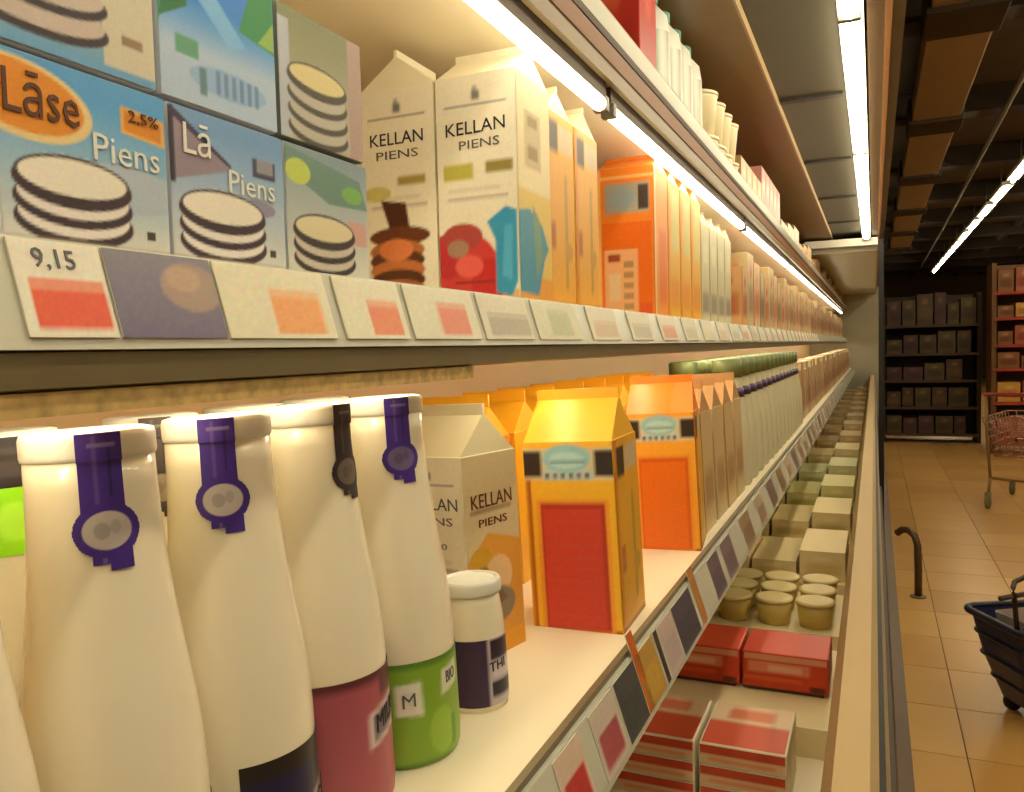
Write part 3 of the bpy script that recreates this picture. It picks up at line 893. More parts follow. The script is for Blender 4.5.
def small_box(name, label, cat, x0, y0, z0, x1, y1, z1, m, band, group):
    """boxed goods: board body with a printed front towards the camera and the aisle"""
    t = thing(name, label, cat, ((x0 + x1) / 2, (y0 + y1) / 2, z0), 0, group)
    w, d, h = x1 - x0, y1 - y0, z1 - z0
    add('box_body', box_mesh('box_body', -w / 2, -d / 2, 0, w / 2, d / 2, h, 0.0015), m, t)
    c = Canvas(8, 8, band[0]).rect(0.1, 0.2, 0.9, 0.6, band[1]).rect(0.3, 0.7, 0.7, 0.85, band[2])
    sheet('printed_side', t, c, (w / 2 + 0.0006, -d / 2 + 0.002, 0.002), (0, d - 0.004, 0), (0, 0, h - 0.004))
    sheet('printed_front', t, c, (-w / 2 + 0.002, -d / 2 - 0.0006, 0.002), (w - 0.004, 0, 0), (0, 0, h - 0.004))
    return t


tri = [((206, 160, 110), (176, 100, 60), (150, 50, 34)), ((196, 176, 130), (150, 128, 92), (190, 70, 50)), ((214, 180, 140), (190, 110, 70), (170, 150, 110)), ((176, 160, 120), (120, 110, 80), (206, 190, 150))]
yy = 2.36
k = 0
while yy < 10.3:
    d = 0.10 + 0.02 * (k % 3) + (0.12 if yy > 4.5 else 0)
    small_box('dairy_box', 'peach and brown box, %s of the far run on the middle shelf' % ORD[k], 'box', -0.42, yy, H + Z0, -0.335, yy + d, H + Z0 + 0.17 + 0.05 * ((k * 7) % 4) / 3, (tan_board, pale_board, red_board, brown_board)[k % 4], tri[k % 4], 'far boxes on the middle shelf')
    yy += d + 0.012
    k += 1
yy = 3.42
k = 0
while yy < 10.3:
    d = 0.11 + (0.14 if yy > 4.5 else 0)
    small_box('dairy_box', 'brown box, %s of the far run on the lower shelf' % ORD[k], 'box', -0.36, yy, L0, -0.262, yy + d, L0 + 0.2 + 0.03 * (k % 2), (tan_board, brown_board, pale_board)[k % 3], tri[k % 4], 'far boxes on the lower shelf')
    yy += d + 0.014
    k += 1

# ================================================================== MILK BOTTLES
BH = 0.2815
BODY = [(0.030, 0.0), (0.0385, 0.002), (0.0418, 0.008), (0.0428, 0.020), (0.0428, 0.085), (0.0426, 0.105), (0.0417, 0.125), (0.0396, 0.147), (0.0364, 0.170), (0.0336, 0.193), (0.0316, 0.214), (0.0304, 0.234), (0.0297, 0.254), (0.0295, 0.268)]
_bz = [p[1] for p in BODY]
_br = [p[0] for p in BODY]


def rbody(z):
    return float(np.interp(z, _bz, _br))


CAPZ = 0.268


def rseal(z):
    return max(rbody(z), 0.0306 if z > CAPZ - 0.001 else 0.0) + 0.0009


milk_m = mat('milk_in_bottle', (240, 230, 206), 0.22, vary=0.015, scale=12, coat=0.35, sub=0.12)
cap_m = mat('bottle_cap', (226, 222, 214), 0.35, vary=0.03)
body_me = lathe('bottle_body', BODY, 56)
body_me.materials.append(milk_m)
cap_me = lathe('screw_cap', [(0.0280, CAPZ - 0.001), (0.0302, CAPZ), (0.0306, CAPZ + 0.002), (0.0306, CAPZ + 0.010), (0.0298, CAPZ + 0.0125), (0.026, BH)], 56)
cap_me.materials.append(cap_m)


def seal_sheet(parent, a, rgb, pale, w=0.030, drop=0.066):
    """paper seal over the cap: strap, ring with a pale middle, short tail"""
    z1 = BH - 0.001
    z0 = z1 - drop
    ha = (w / 2) / 0.0312
    c = Canvas(64, 120, rgb)
    c.rect(0.36, 0.50, 0.42, 0.98, tuple(np.array(rgb) * 0.8 + 40)).rect(0.58, 0.55, 0.62, 0.95, tuple(np.array(rgb) * 0.7))
    c.rect(0.3, 0.9, 0.7, 0.93, tuple(np.array(rgb) * 0.6 + 80))
    c.ell(0.5, 0.31, 0.36, 0.135, pale).ell(0.42, 0.31, 0.12, 0.06, tuple(np.array(pale) * 0.86)).ell(0.62, 0.33, 0.08, 0.05, tuple(np.array(pale) * 0.9))
    c.rect(0.4, 0.05, 0.46, 0.12, tuple(np.array(rgb) * 0.7 + 60))

    def mask(S, T):
        strap = (abs(S - 0.47) < 0.33) & (T > 0.40)
        ring = ((S - 0.5) / 0.5) ** 2 + ((T - 0.31) / 0.20) ** 2 <= 1.02
        tail = (abs(S - 0.55) < 0.30) & (T < 0.2) & (T > 0.02 + 0.05 * (S < 0.5))
        return strap | ring | tail
    return wrap('paper_seal', parent, c, rseal, a - ha, a + ha, z0, z1, mask)


def milk_bottle(label, x, y, seal=None, lab=None, group='milk bottles in the front row', name='milk_bottle'):
    t = thing(name, label, 'bottle', (x, y, L0), 0, group)
    add('bottle_body', body_me, None, t)
    add('screw_cap', cap_me, None, t)
    if seal:
        a, rgb, pale = seal
        seal_sheet(t, math.radians(a), rgb, pale)
    if lab:
        lab(t)
    return t


PURPLE, SILVER = (64, 40, 132), (186, 178, 176)


def navy_label(t):
    c = Canvas(48, 30, (26, 20, 66)).rect(0.0, 0.86, 1.0, 1.0, (34, 26, 24)).rect(0.6, 0.5, 1.0, 1.0, (38, 28, 40))
    c.poly([(0.22, 0.0), (0.22, 0.42), (1.0, 0.74), (1.0, 0.0)], (150, 134, 128))
    wrap('label', t, c, lambda z: rbody(z) + 0.0006, math.radians(-50), math.radians(62), 0.014, 0.088)
    lettering_round(t, 'THISE', black_ink, lambda z: rbody(z) + 0.0008, math.radians(12), 0.044, 0.042, 0.014, 0.32)


def pink_label(t):
    c = Canvas(48, 30, (168, 84, 98)).rect(0.0, 0.93, 1.0, 1.0, (96, 44, 52)).rect(0.60, 0.80, 1.0, 0.96, (92, 38, 50))
    c.rect(0.50, 0.44, 1.0, 0.70, (214, 200, 200), 0.36).rect(0.53, 0.47, 0.98, 0.67, (128, 112, 124), 0.36)
    wrap('label', t, c, lambda z: rbody(z) + 0.0006, math.radians(-100), math.radians(70), 0.010, 0.100)
    lettering_round(t, 'MILK', black_ink, lambda z: rbody(z) + 0.0008, math.radians(10), 0.068, 0.026, 0.012, 0.3)


def green_label(t):
    c = Canvas(60, 34, (128, 166, 48)).rect(0, 0.94, 1, 1, (86, 128, 40)).rect(0, 0, 1, 0.05, (96, 140, 40))
    c.ell(0.60, 0.30, 0.10, 0.22, (150, 186, 66)).rect(0.68, 0.1, 0.72, 0.4, (100, 138, 30))
    c.poly([(0.30, 0.52), (0.30, 0.80), (0.46, 0.82), (0.47, 0.50)], (226, 222, 210)).poly([(0.60, 0.62), (0.61, 0.86), (0.78, 0.90), (0.78, 0.68)], (214, 216, 190))
    wrap('label', t, c, lambda z: rbody(z) + 0.0006, math.radians(-115), math.radians(50), 0.004, 0.084)
    lettering_round(t, 'M', grey_ink, lambda z: rbody(z) + 0.0008, math.radians(-52), 0.056, 0.010, 0.010, 0.1)
    lettering_round(t, 'BIO', grey_ink, lambda z: rbody(z) + 0.0008, math.radians(-1), 0.066, 0.012, 0.009, 0.1)


milk_bottle('plain cream milk bottle shoulder cut by the left edge of the photo', -0.336, 0.1895)
milk_bottle('cream milk bottle with purple seal, largest one, second from the left edge', -0.343, 0.2840, (-30, PURPLE, SILVER), navy_label)
milk_bottle('cream milk bottle with purple seal above a navy label', -0.343, 0.3705, (-46, PURPLE, SILVER), navy_label)
milk_bottle('cream milk bottle with mauve label, between the navy and green labels', -0.346, 0.4570, (2, (58, 48, 52), (120, 110, 100)), pink_label)
milk_bottle('cream milk bottle with green label and purple seal', -0.339, 0.5430, (-36, PURPLE, (110, 96, 140)), green_label)
# second row, showing between the necks; the first one wears a black strap and a lime tag
ba = milk_bottle('second-row milk bottle with a lime green neck tag and black strap', -0.437, 0.301, None, None, 'second row of milk bottles')
wrap('black_strap', ba, Canvas(8, 16, (40, 34, 40)).rect(0.2, 0.2, 0.8, 0.8, (66, 58, 60)), rseal, math.radians(-44), math.radians(-4), BH - 0.030, BH - 0.003)
wrap('lime_tag', ba, Canvas(10, 16, (150, 226, 24)).ell(0.45, 0.5, 0.3, 0.3, (182, 244, 70)), rseal, math.radians(-50), math.radians(10), BH - 0.066, BH - 0.0302)
milk_bottle('second-row milk bottle with dark seal, seen between the purple seals', -0.436, 0.407, (-36, (70, 60, 58), (150, 134, 116)), None, 'second row of milk bottles')
milk_bottle('second-row milk bottle behind the mauve label bottle', -0.437, 0.498, (20, (70, 60, 58), (150, 134, 116)), None, 'second row of milk bottles')
milk_bottle('second-row milk bottle behind the green label bottle', -0.437, 0.586, (40, (70, 60, 58), (150, 134, 116)), None, 'second row of milk bottles')

# small bottle with purple label
sb = thing('small_bottle', 'small white yoghurt bottle with dark purple label behind the green one', 'bottle', (-0.322, 0.637, L0))
SB = [(0.022, 0.0), (0.0265, 0.003), (0.0275, 0.012), (0.0275, 0.070), (0.0268, 0.082), (0.0252, 0.094), (0.0240, 0.102)]
add('bottle_body', lathe('bottle_body', SB, 40), milk_m, sb)
cap2 = add('snap_lid', lathe('snap_lid', [(0.0240, 0.102), (0.0266, 0.1025), (0.0270, 0.105), (0.0268, 0.112), (0.0255, 0.1145), (0.0225, 0.1150), (0.0215, 0.1135)], 40), mat('grey_cap', (214, 212, 202), 0.4), sb)
c = Canvas(40, 24, (58, 36, 70)).rect(0.50, 0, 1, 1, (190, 178, 190)).rect(0.54, 0.68, 1.0, 0.98, (44, 30, 50)).rect(0.54, 0.12, 1.0, 0.36, (40, 34, 46)).rect(0.56, 0.42, 0.98, 0.64, (206, 196, 206))
wrap('label', sb, c, lambda z: float(np.interp(z, [p[1] for p in SB], [p[0] for p in SB])) + 0.0005, math.radians(-110), math.radians(30), 0.008, 0.066)
lettering_round(sb, 'THI', black_ink, lambda z: 0.0282, math.radians(-20), 0.042, 0.018, 0.008, 0.1)

# far bottles on the lower shelf
far_body = lathe('bottle_body', BODY, 24); far_body.materials.append(mat('far_milk', (206, 198, 166), 0.3, vary=0.04))
far_cap = lathe('screw_cap', [(0.0290, CAPZ - 0.028), (0.0325, CAPZ - 0.028), (0.0325, CAPZ + 0.010), (0.026, BH)], 24); far_cap.materials.append(mat('green_cap', (112, 122, 74), 0.4))
far_band = lathe('neck_band', [(0.0322, 0.196), (0.0344, 0.196), (0.0330, 0.216), (0.0312, 0.216)], 24); far_band.materials.append(mat('violet_band', (70, 44, 84), 0.4))
proto = None
for i in range(14):
    y_ = 1.86 + 0.11 * i
    for r_, x_ in ((0, -0.288), (1, -0.385)):
        lab = '%s green-capped milk bottle with violet band in the %s row of the lower shelf' % (ORD[i], 'aisle' if r_ == 0 else 'inner')
        if proto is None:
            proto = thing('milk_bottle', lab, 'bottle', (x_, y_, L0), 0, 'green-capped bottles, aisle row')
            add('bottle_body', far_body, None, proto)
            add('screw_cap', far_cap, None, proto)
            add('neck_band', far_band, None, proto)
        else:
            copy_thing(proto, (x_, y_, L0), 0, lab, 'green-capped bottles, %s row' % ('aisle' if r_ == 0 else 'inner'))

for o in list(C.objects):                  # stand everything square on the tipped lower shelf
    if o.parent is None and o is not low and abs(o.location.z - L0) < 1e-5:
        o.location.z = L0 + (o.location.x + 0.236) * LT
        o.rotation_euler = (0, -math.atan(LT), o.rotation_euler.z)

# ================================================================== HIGHEST SHELF GOODS
UZ = H + 0.3722
small_box('tea_box', 'tall red box on the highest shelf at the top of the photo', 'box', -0.43, 1.29, UZ, -0.335, 1.395, UZ + 0.24, red_board, ((186, 46, 34), (160, 34, 28), (206, 90, 60)), None)
wb_body = lathe('bottle_body', [(0.03, 0), (0.04, 0.004), (0.042, 0.03), (0.042, 0.195), (0.038, 0.222), (0.024, 0.238), (0.018, 0.245)], 28)
wb_body.materials.append(mat('white_plastic', (226, 228, 220), 0.35, vary=0.04))
wb_cap = lathe('screw_cap', [(0.018, 0.245), (0.021, 0.245), (0.021, 0.264), (0.018, 0.266)], 20)
wb_cap.materials.append(mat('teal_cap', (110, 170, 150), 0.4))
for i, (y_, lab) in enumerate(((1.50, 'white bottle with teal stripe next to the tall red box'), (1.60, 'white bottle with teal stripe, second along the highest shelf'), (1.70, 'white bottle with teal stripe, third along the highest shelf'), (1.80, 'white bottle with teal stripe, last before the cream tubs'))):
    t = thing('drink_bottle', lab, 'bottle', (-0.378, y_, UZ), 0, 'white bottles on the highest shelf')
    add('bottle_body', wb_body, None, t)
    add('screw_cap', wb_cap, None, t)
    wrap('label', t, Canvas(16, 12, (228, 228, 218)).rect(0.36, 0, 0.48, 1, (120, 176, 156)).rect(0.62, 0.0, 0.74, 1, (150, 150, 140)), lambda z: 0.0426, math.radians(-130), math.radians(40), 0.02, 0.19)
tub_body = lathe('tub_body', [(0.034, 0), (0.038, 0.003), (0.046, 0.085), (0.047, 0.09)], 28); tub_body.materials.append(mat('cream_tub', (232, 218, 178), 0.4, vary=0.05))
tub_lid = lathe('lid', [(0.047, 0.09), (0.049, 0.09), (0.049, 0.097), (0.046, 0.099)], 28); tub_lid.materials.append(mat('cream_lid', (238, 226, 196), 0.4))
for i in range(8):
    y_ = 1.92 + 0.102 * (i // 2)
    t = thing('yoghurt_tub', '%s cream yoghurt tub in the %s layer on the highest shelf' % (ORD[i // 2], 'lower' if i % 2 == 0 else 'upper'), 'tub', (-0.37, y_, UZ + 0.0995 * (i % 2)), 0, 'cream tubs, %s layer' % ('lower' if i % 2 == 0 else 'upper'))
    add('tub_body', tub_body, None, t)
    add('lid', tub_lid, None, t)
for i in range(9):
    y_ = 2.36 + 0.115 * i
    small_box('dessert_box', '%s brown dessert box past the cream tubs on the highest shelf' % ORD[i] if i < 4 else '%s pink dessert box in the far run on the highest shelf' % ORD[i - 4], 'box', -0.43, y_, UZ, -0.335, y_ + 0.105, UZ + (0.15 if i < 4 else 0.21), tan_board if i < 4 else mat('pink_board', (222, 150, 138), 0.45), ((196, 160, 110), (130, 80, 50), (210, 190, 150)) if i < 4 else ((226, 160, 146), (214, 110, 104), (236, 214, 200)), 'brown boxes on the highest shelf' if i < 4 else 'pink boxes on the highest shelf')
for i in range(24):
    y_ = 3.44 + 0.285 * i
    small_box('dessert_box', 'grey-green box, %s of the far run on the highest shelf' % ORD[i], 'box', -0.43, y_, UZ, -0.335, y_ + 0.265, UZ + 0.12 + 0.025 * (i % 3), (pale_board, tan_board)[i % 2], tri[(i + 1) % 4], 'far boxes on the highest shelf')

# ================================================================== GOODS IN THE WELL
butter_red = mat('butter_red', (206, 66, 34), 0.4, vary=0.06)


def flat_pack(label, x0, y0, z0, x1, y1, z1, strong, group):
    t = thing('butter_pack', label, 'butter pack', ((x0 + x1) / 2, (y0 + y1) / 2, z0), 0, group)
    w, d, h = x1 - x0, y1 - y0, z1 - z0
    add('wrapper', box_mesh('wrapper', -w / 2, -d / 2, 0, w / 2, d / 2, h, 0.003), cream_board, t)
    c = Canvas(24, 12, (226, 190, 150)).rect(0, 0.52, 1, 1.0, (198, 64, 32)).rect(0.1, 0.15, 0.9, 0.35, (224, 150, 110))
    if strong:
        c = Canvas(24, 12, (214, 76, 46)).rect(0.6, 0.3, 0.95, 0.7, (226, 140, 116)).rect(0, 0, 1, 0.2, (226, 140, 50)).rect(0.95, 0, 1, 1, (226, 130, 40))
    sheet('printed_front', t, c, (-w / 2 + 0.002, -d / 2 - 0.0006, 0.002), (w - 0.004, 0, 0), (0, 0, h - 0.004))
    sheet('printed_top', t, Canvas(12, 12, (226, 196, 160)).rect(0.0, 0.0, 1.0, 0.55, (206, 80, 46)).rect(0.2, 0.62, 0.8, 0.9, (214, 120, 80)), (-w / 2 + 0.003, -d / 2 + 0.003, h + 0.0005), (w - 0.006, 0, 0), (0, d - 0.006, 0))
    return t


ZD = DECK + 0.0003
lv = ['lowest', 'middle one', 'top one']
for i in range(3):
    z = ZD + 0.0302 * i
    flat_pack('red and cream butter pack, %s of the stack nearest the shelf' % lv[i], -0.348, 1.125, z, -0.232, 1.27, z + 0.030, False, 'butter packs in the near stacks')
    flat_pack('red and cream butter pack, %s of the stack nearest the rim' % lv[i], -0.226, 1.125, z, -0.108, 1.27, z + 0.030, i == 0, 'butter packs in the near stacks')
riser_m = mat('riser_cream', (226, 210, 164), 0.45, vary=0.04)


def riser(label, y0, y1, h, lip=0.0):
    t = thing('display_riser', label, 'riser', (0, y0, ZD))
    box('tray_floor', t, riser_m, -0.42, 0, 0, -0.06, y1 - y0, h)
    box('front_lip', t, riser_m, -0.42, -0.004, 0, -0.06, 0.0, h + lip + 0.002)
    box('end_lip', t, riser_m, -0.0598, -0.004, 0, -0.056, y1 - y0, h + lip + 0.006)
    return t


RT = 0.045
riser('cream display riser under the two big red boxes', 1.32, 1.68, RT)


def big_pack(label, x0, x1, y0):
    t = thing('cheese_box', label, 'box', ((x0 + x1) / 2, y0, ZD + RT + 0.0004))
    w = x1 - x0
    add('box_body', box_mesh('box_body', -w / 2, 0, 0.006, w / 2, 0.12, 0.068, 0.003), butter_red, t)
    add('under_shadow', box_mesh('under_shadow', -w / 2 + 0.008, 0.004, 0, w / 2 - 0.008, 0.11, 0.006), mat('under_shadow', (74, 44, 28), 0.5), t)  # dark slab standing in for the shadow beneath the box
    c = Canvas(36, 20, (206, 62, 30)).rect(0.05, 0.45, 0.8, 0.78, (222, 128, 94)).rect(0.3, 0.5, 0.7, 0.7, (232, 170, 140)).rect(0.0, 0.82, 1.0, 1.0, (224, 150, 120)).rect(0.0, 0.2, 0.7, 0.32, (220, 90, 34)).rect(0.80, 0.0, 0.98, 0.18, (92, 26, 14))
    sheet('printed_front', t, c, (-w / 2 + 0.003, -0.0006, 0.008), (w - 0.006, 0, 0), (0, 0, 0.057))
    return t


big_pack('big red box on the cream riser, next to the rim', -0.211, -0.070, 1.44)
big_pack('big red box on the cream riser, tucked under the lower shelf', -0.350, -0.216, 1.44)
riser('cream riser under the yellow tubs', 1.76, 2.06, 0.045)
yt_body = lathe('tub_body', [(0.028, 0), (0.032, 0.002), (0.038, 0.048)], 24); yt_body.materials.append(mat('yellow_tub', (204, 180, 96), 0.4, vary=0.1))
yt_lid = lathe('lid', [(0.038, 0.048), (0.040, 0.048), (0.040, 0.054), (0.034, 0.056)], 24); yt_lid.materials.append(mat('yellow_lid', (220, 200, 140), 0.4))
for i in range(4):
    for j in range(3):
        t = thing('spread_tub', '%s yellow spread tub from the rim in the %s line of the well' % (ORD[i], ('front', 'middle', 'rear')[j]), 'tub', (-0.115 - i * 0.084, 1.82 + j * 0.088, ZD + 0.0452), 0, 'yellow tubs, %s line' % ('front', 'middle', 'rear')[j])
        add('tub_body', yt_body, None, t)
        add('lid', yt_lid, None, t)
well = [(2.16, 'cream and beige box in the well past the yellow tubs', (226, 204, 150), ((230, 210, 160), (216, 190, 132), (238, 224, 186)), 0.075),
        (2.62, 'sandy olive box in the middle of the well', (216, 196, 136), ((222, 202, 148), (192, 172, 112), (230, 214, 164)), 0.085),
        (3.10, 'greenish box in the far part of the well', (200, 190, 124), ((206, 198, 136), (164, 160, 92), (222, 210, 152)), 0.09),
        (3.62, 'pale green box near the far end of the well', (186, 184, 136), ((194, 190, 144), (156, 160, 104), (210, 206, 160)), 0.09),
        (4.20, 'sand coloured box near the far end of the well', (196, 180, 130), ((204, 188, 140), (176, 156, 106), (212, 202, 160)), 0.09),
        (4.82, 'brownish box at the far end of the well', (176, 150, 104), ((186, 160, 112), (150, 122, 80), (206, 188, 140)), 0.09)]
well += [(5.5 + 0.62 * i, '%s tan box run beyond the black post in the well' % ORD[i], (180, 156, 110), ((190, 166, 120), (156, 130, 88), (206, 190, 146)), 0.09) for i in range(8)]
for wi, (y_, lab, rgb, band, h_) in enumerate(well):
    riser('cream display riser, %s along the well, past the yellow tubs' % ORD[wi], y_, y_ + 0.36, 0.040)
    m = mat('well_board_%s' % near[wi], rgb, 0.45, vary=0.06)
    for i in range(3):
        small_box('chilled_box', lab + (', at the rim', ', second from rim', ', third from rim')[i], 'box', -0.176 - i * 0.118, y_ + 0.03, ZD + 0.0404, -0.066 - i * 0.118, y_ + 0.30, ZD + 0.0404 + h_ - 0.03 * (i % 2), m, band, 'boxes standing in the well')

# ================================================================== THE AISLE
# steel corner guard at the case foot
guard = thing('corner_guard', 'bent dark steel tube guard on the floor beside the case', 'guard rail', (0.2, 4.84, 0))
add('guard_tube', sweep('guard_tube', [(-0.085, 0.10, 0.32), (-0.06, 0.08, 0.345), (-0.03, 0.05, 0.35), (0.0, 0.02, 0.325), (0.012, 0.0, 0.28), (0.016, 0, 0.15), (0.016, 0, 0.0)], 0.019, 12), mat('guard_steel', (96, 76, 48), 0.4, 0.5), guard)
add('foot_plate', lathe('foot_plate', [(0.04, 0), (0.04, 0.006), (0.036, 0.008)], 24), dark_metal, guard, (0.016, 0, 0))

# rolling basket
bk = thing('shopping_basket', 'dark blue rolling shopping basket with raised pull handle', 'basket', (0.600, 3.45, 0), math.radians(28))
blue = mat('basket_blue', (40, 46, 84), 0.35, vary=0.1)
dark_blue = mat('basket_rib', (26, 28, 52), 0.35, vary=0.1)


def ring_at(z, hx, hy, r=0.05, n=6):
    pts = []
    for cx_, cy_, a0 in ((hx - r, hy - r, 0), (-hx + r, hy - r, 90), (-hx + r, -hy + r, 180), (hx - r, -hy + r, 270)):
        for i in range(n + 1):
            a = math.radians(a0 + 90 * i / n)
            pts.append((cx_ + r * math.cos(a), cy_ + r * math.sin(a), z))
    return pts


def shell(rings, thick=0.006):
    n = len(rings[0])
    V, F = [], []
    outer = rings
    inner = []
    for rg in rings:
        inner.append([(x - thick * np.sign(x), y - thick * np.sign(y), z + (thick if rg is rings[0] else 0)) for x, y, z in rg])
    allr = outer + inner[::-1]
    for rg in allr:
        V += rg
    for k_ in range(len(allr) - 1):
        for i in range(n):
            j = (i + 1) % n
            F.append((k_ * n + i, k_ * n + j, (k_ + 1) * n + j, (k_ + 1) * n + i))
    F.append(tuple(reversed(range(n))))
    F.append(tuple(range((len(allr) - 1) * n, len(allr) * n)))
    return V, F


V, F = shell([ring_at(0.06, 0.155, 0.10), ring_at(0.20, 0.20, 0.14), ring_at(0.36, 0.235, 0.165)])
add('basket_body', from_data('basket_body', V, F), blue, bk)
add('rim', sweep('rim', ring_at(0.365, 0.243, 0.173), 0.014, 8, True), dark_blue, bk)
for z, hx, hy in ((0.13, 0.180, 0.122), (0.21, 0.206, 0.145), (0.29, 0.223, 0.157)):
    add('rib', sweep('rib', ring_at(z, hx, hy), 0.006, 6, True), dark_blue, bk)
for s in (-1, 1):
    for a in (-1, 1):
        w = add('wheel', lathe('wheel', [(0.012, -0.012), (0.03, -0.012), (0.034, -0.008), (0.034, 0.008), (0.03, 0.012), (0.012, 0.012)], 18), black_rubber, bk, (s * 0.11, a * 0.07, 0.034))
        w.rotation_euler = (math.pi / 2, 0, 0)
        add('wheel_fork', box_mesh('wheel_fork', s * 0.11 - 0.012, a * 0.07 - 0.02, 0.05, s * 0.11 + 0.012, a * 0.07 + 0.02, 0.075), dark_blue, bk)
hd = add('pull_handle', sweep('pull_handle', [(-0.23, -0.12, 0.34), (-0.25, -0.125, 0.50), (-0.25, -0.12, 0.52), (-0.23, -0.10, 0.535), (0.0, 0.02, 0.555), (0.12, 0.08, 0.56), (0.14, 0.10, 0.55), (0.15, 0.11, 0.37)], 0.0085, 10), mat('handle_brown', (50, 36, 24), 0.4), bk)
add('cross_grip', sweep('cross_grip', [(-0.31, -0.14, 0.492), (-0.15, -0.09, 0.492)], 0.009, 10), mat('grip_brown', (64, 46, 28), 0.4), hd)
paper = tag(add('paper_bag', from_data('paper_bag', *shell([ring_at(0.08, 0.10, 0.07, 0.01, 1), ring_at(0.30, 0.15, 0.11, 0.015, 1), ring_at(0.37, 0.16, 0.115, 0.01, 1)], 0.003)), mat('bag_grey', (176, 160, 150), 0.6, vary=0.15, scale=12)), 'crumpled pale grey bag inside the blue basket', 'bag')
paper.location = (0.60, 3.45, 0)
paper.rotation_euler = (0, 0, math.radians(35))

# wire trolley, cut by the right edge
tr = thing('shopping_trolley', 'pinkish wire shopping trolley on the floor, cut by the right edge', 'trolley', (1.18, 7.85, 0), math.radians(-20))
wire = mat('trolley_wire', (176, 130, 104), 0.35, 0.4)
bars = []
for k_ in range(7):
    f = k_ / 6
    z = 0.42 + 0.32 * f
    hx, hy = 0.19 + 0.07 * f, 0.30 + 0.10 * f
    bars.append(sweep('w', [(-hx, -hy, z), (hx, -hy, z), (hx, hy, z), (-hx, hy, z)], 0.005, 5, True))
for k_ in range(9):
    f = -1 + k_ / 4
    for s in (-1, 1):
        bars.append(sweep('w', [(f * 0.19, s * 0.30, 0.42), (f * 0.26, s * 0.40, 0.74)], 0.004, 5))
        bars.append(sweep('w', [(s * 0.19, f * 0.30, 0.42), (s * 0.26, f * 0.40, 0.74)], 0.004, 5))
    bars.append(sweep('w', [(f * 0.19, -0.30, 0.42), (f * 0.19, 0.30, 0.42)], 0.004, 5))
add('wire_basket', join_meshes('wire_basket', bars), wire, tr)
fr = []
for s in (-1, 1):
    fr.append(sweep('f', [(s * 0.23, -0.42, 0.92), (s * 0.23, -0.38, 0.60), (s * 0.21, -0.36, 0.25), (s * 0.22, 0.36, 0.13), (s * 0.22, 0.40, 0.10)], 0.013, 8))
    fr.append(sweep('f', [(s * 0.21, -0.36, 0.25), (s * 0.22, -0.38, 0.10)], 0.013, 8))
fr.append(sweep('f', [(-0.22, 0.30, 0.14), (0.22, 0.30, 0.14)], 0.011, 8))
add('frame', join_meshes('frame', fr), mat('trolley_frame', (150, 124, 84), 0.35, 0.5), tr)
add('handle', sweep('handle', [(-0.25, -0.42, 0.93), (0.25, -0.42, 0.93)], 0.017, 10), mat('handle_red', (150, 50, 40), 0.4), tr)
add('front_panel', box_mesh('front_panel', -0.24, 0.395, 0.52, 0.24, 0.405, 0.70, 0.004), mat('trolley_sign', (206, 136, 110), 0.5), tr)
for s in (-1, 1):
    for a in (-0.38, 0.40):
        w = add('wheel', lathe('wheel', [(0.015, -0.015), (0.052, -0.015), (0.058, -0.008), (0.058, 0.008), (0.052, 0.015), (0.015, 0.015)], 18), mat('wheel_olive', (104, 106, 70), 0.5), tr, (s * 0.22, a, 0.058))
        w.rotation_euler = (0, math.pi / 2, 0)
        add('wheel_fork', box_mesh('wheel_fork', s * 0.22 - 0.022, a - 0.015, 0.06, s * 0.22 + 0.022, a + 0.015, 0.135), steel, tr)


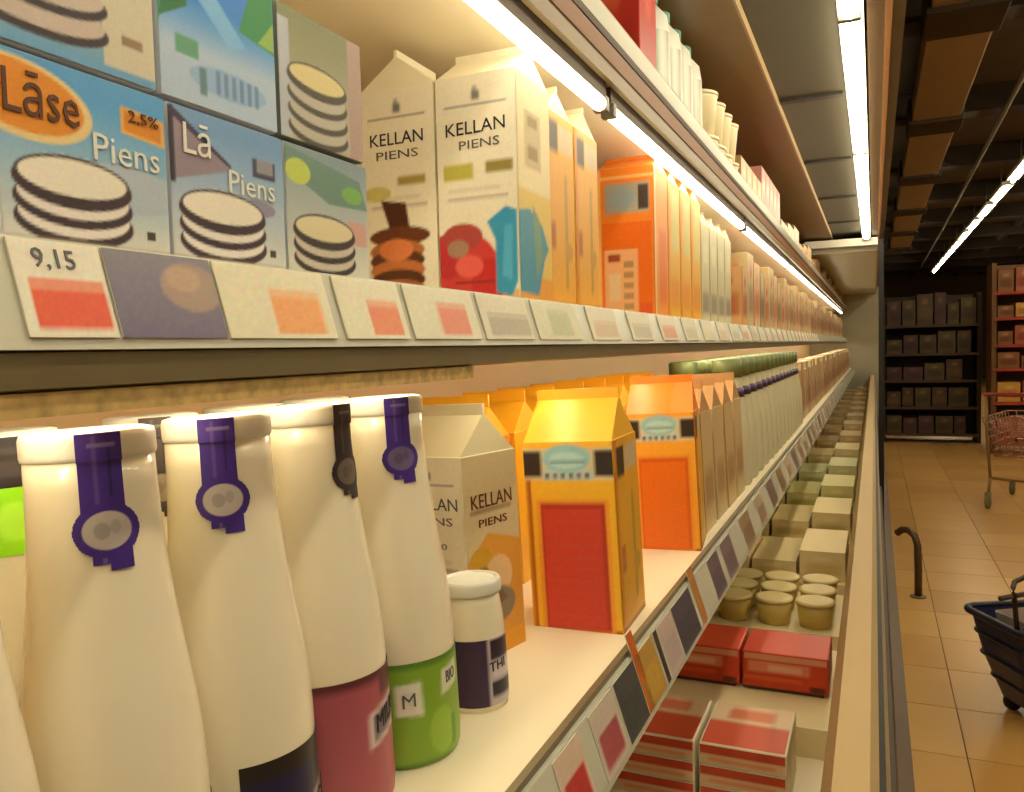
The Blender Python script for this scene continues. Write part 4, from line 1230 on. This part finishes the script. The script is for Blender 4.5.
# far shelving
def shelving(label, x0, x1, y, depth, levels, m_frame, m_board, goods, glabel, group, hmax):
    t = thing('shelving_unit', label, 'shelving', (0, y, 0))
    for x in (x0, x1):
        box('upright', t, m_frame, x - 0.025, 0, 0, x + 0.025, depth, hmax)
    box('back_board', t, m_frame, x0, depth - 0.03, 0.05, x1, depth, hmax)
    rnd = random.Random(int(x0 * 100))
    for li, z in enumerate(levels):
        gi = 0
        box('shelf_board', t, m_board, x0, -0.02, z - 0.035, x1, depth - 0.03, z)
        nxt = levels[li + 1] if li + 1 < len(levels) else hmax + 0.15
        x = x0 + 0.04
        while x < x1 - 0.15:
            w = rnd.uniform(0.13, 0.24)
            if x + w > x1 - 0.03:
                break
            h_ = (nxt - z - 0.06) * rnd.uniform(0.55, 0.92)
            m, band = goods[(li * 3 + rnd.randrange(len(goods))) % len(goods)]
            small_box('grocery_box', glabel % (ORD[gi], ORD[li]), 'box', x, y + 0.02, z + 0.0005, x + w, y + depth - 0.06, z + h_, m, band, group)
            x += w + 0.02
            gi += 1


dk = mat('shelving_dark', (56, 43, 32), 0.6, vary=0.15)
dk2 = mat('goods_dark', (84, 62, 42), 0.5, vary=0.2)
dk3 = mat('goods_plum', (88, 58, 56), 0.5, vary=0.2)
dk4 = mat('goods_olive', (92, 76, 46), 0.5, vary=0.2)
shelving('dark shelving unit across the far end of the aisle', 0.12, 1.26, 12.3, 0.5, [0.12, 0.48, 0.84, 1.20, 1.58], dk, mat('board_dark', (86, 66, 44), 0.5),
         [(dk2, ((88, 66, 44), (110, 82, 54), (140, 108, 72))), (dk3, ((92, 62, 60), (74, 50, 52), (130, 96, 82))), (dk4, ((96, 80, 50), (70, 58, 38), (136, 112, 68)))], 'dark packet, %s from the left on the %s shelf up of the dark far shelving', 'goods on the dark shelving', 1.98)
shelving('brown shelving unit with red edges at the right edge of the photo', 1.30, 2.9, 11.2, 0.5, [0.14, 0.62, 1.02, 1.30, 1.62, 1.92], mat('shelving_brown', (120, 84, 46), 0.6), mat('board_red', (176, 66, 44), 0.45),
         [(mat('goods_amber', (216, 160, 70), 0.5), ((216, 164, 76), (180, 124, 54), (226, 190, 120))), (mat('goods_brown', (140, 90, 52), 0.5), ((150, 98, 58), (116, 70, 40), (190, 150, 110))), (mat('goods_rust', (166, 82, 56), 0.5), ((180, 100, 72), (146, 62, 44), (206, 150, 120)))], 'packet, %s from the left on the %s shelf up of the brown right shelving', 'goods on the brown shelving', 2.26)
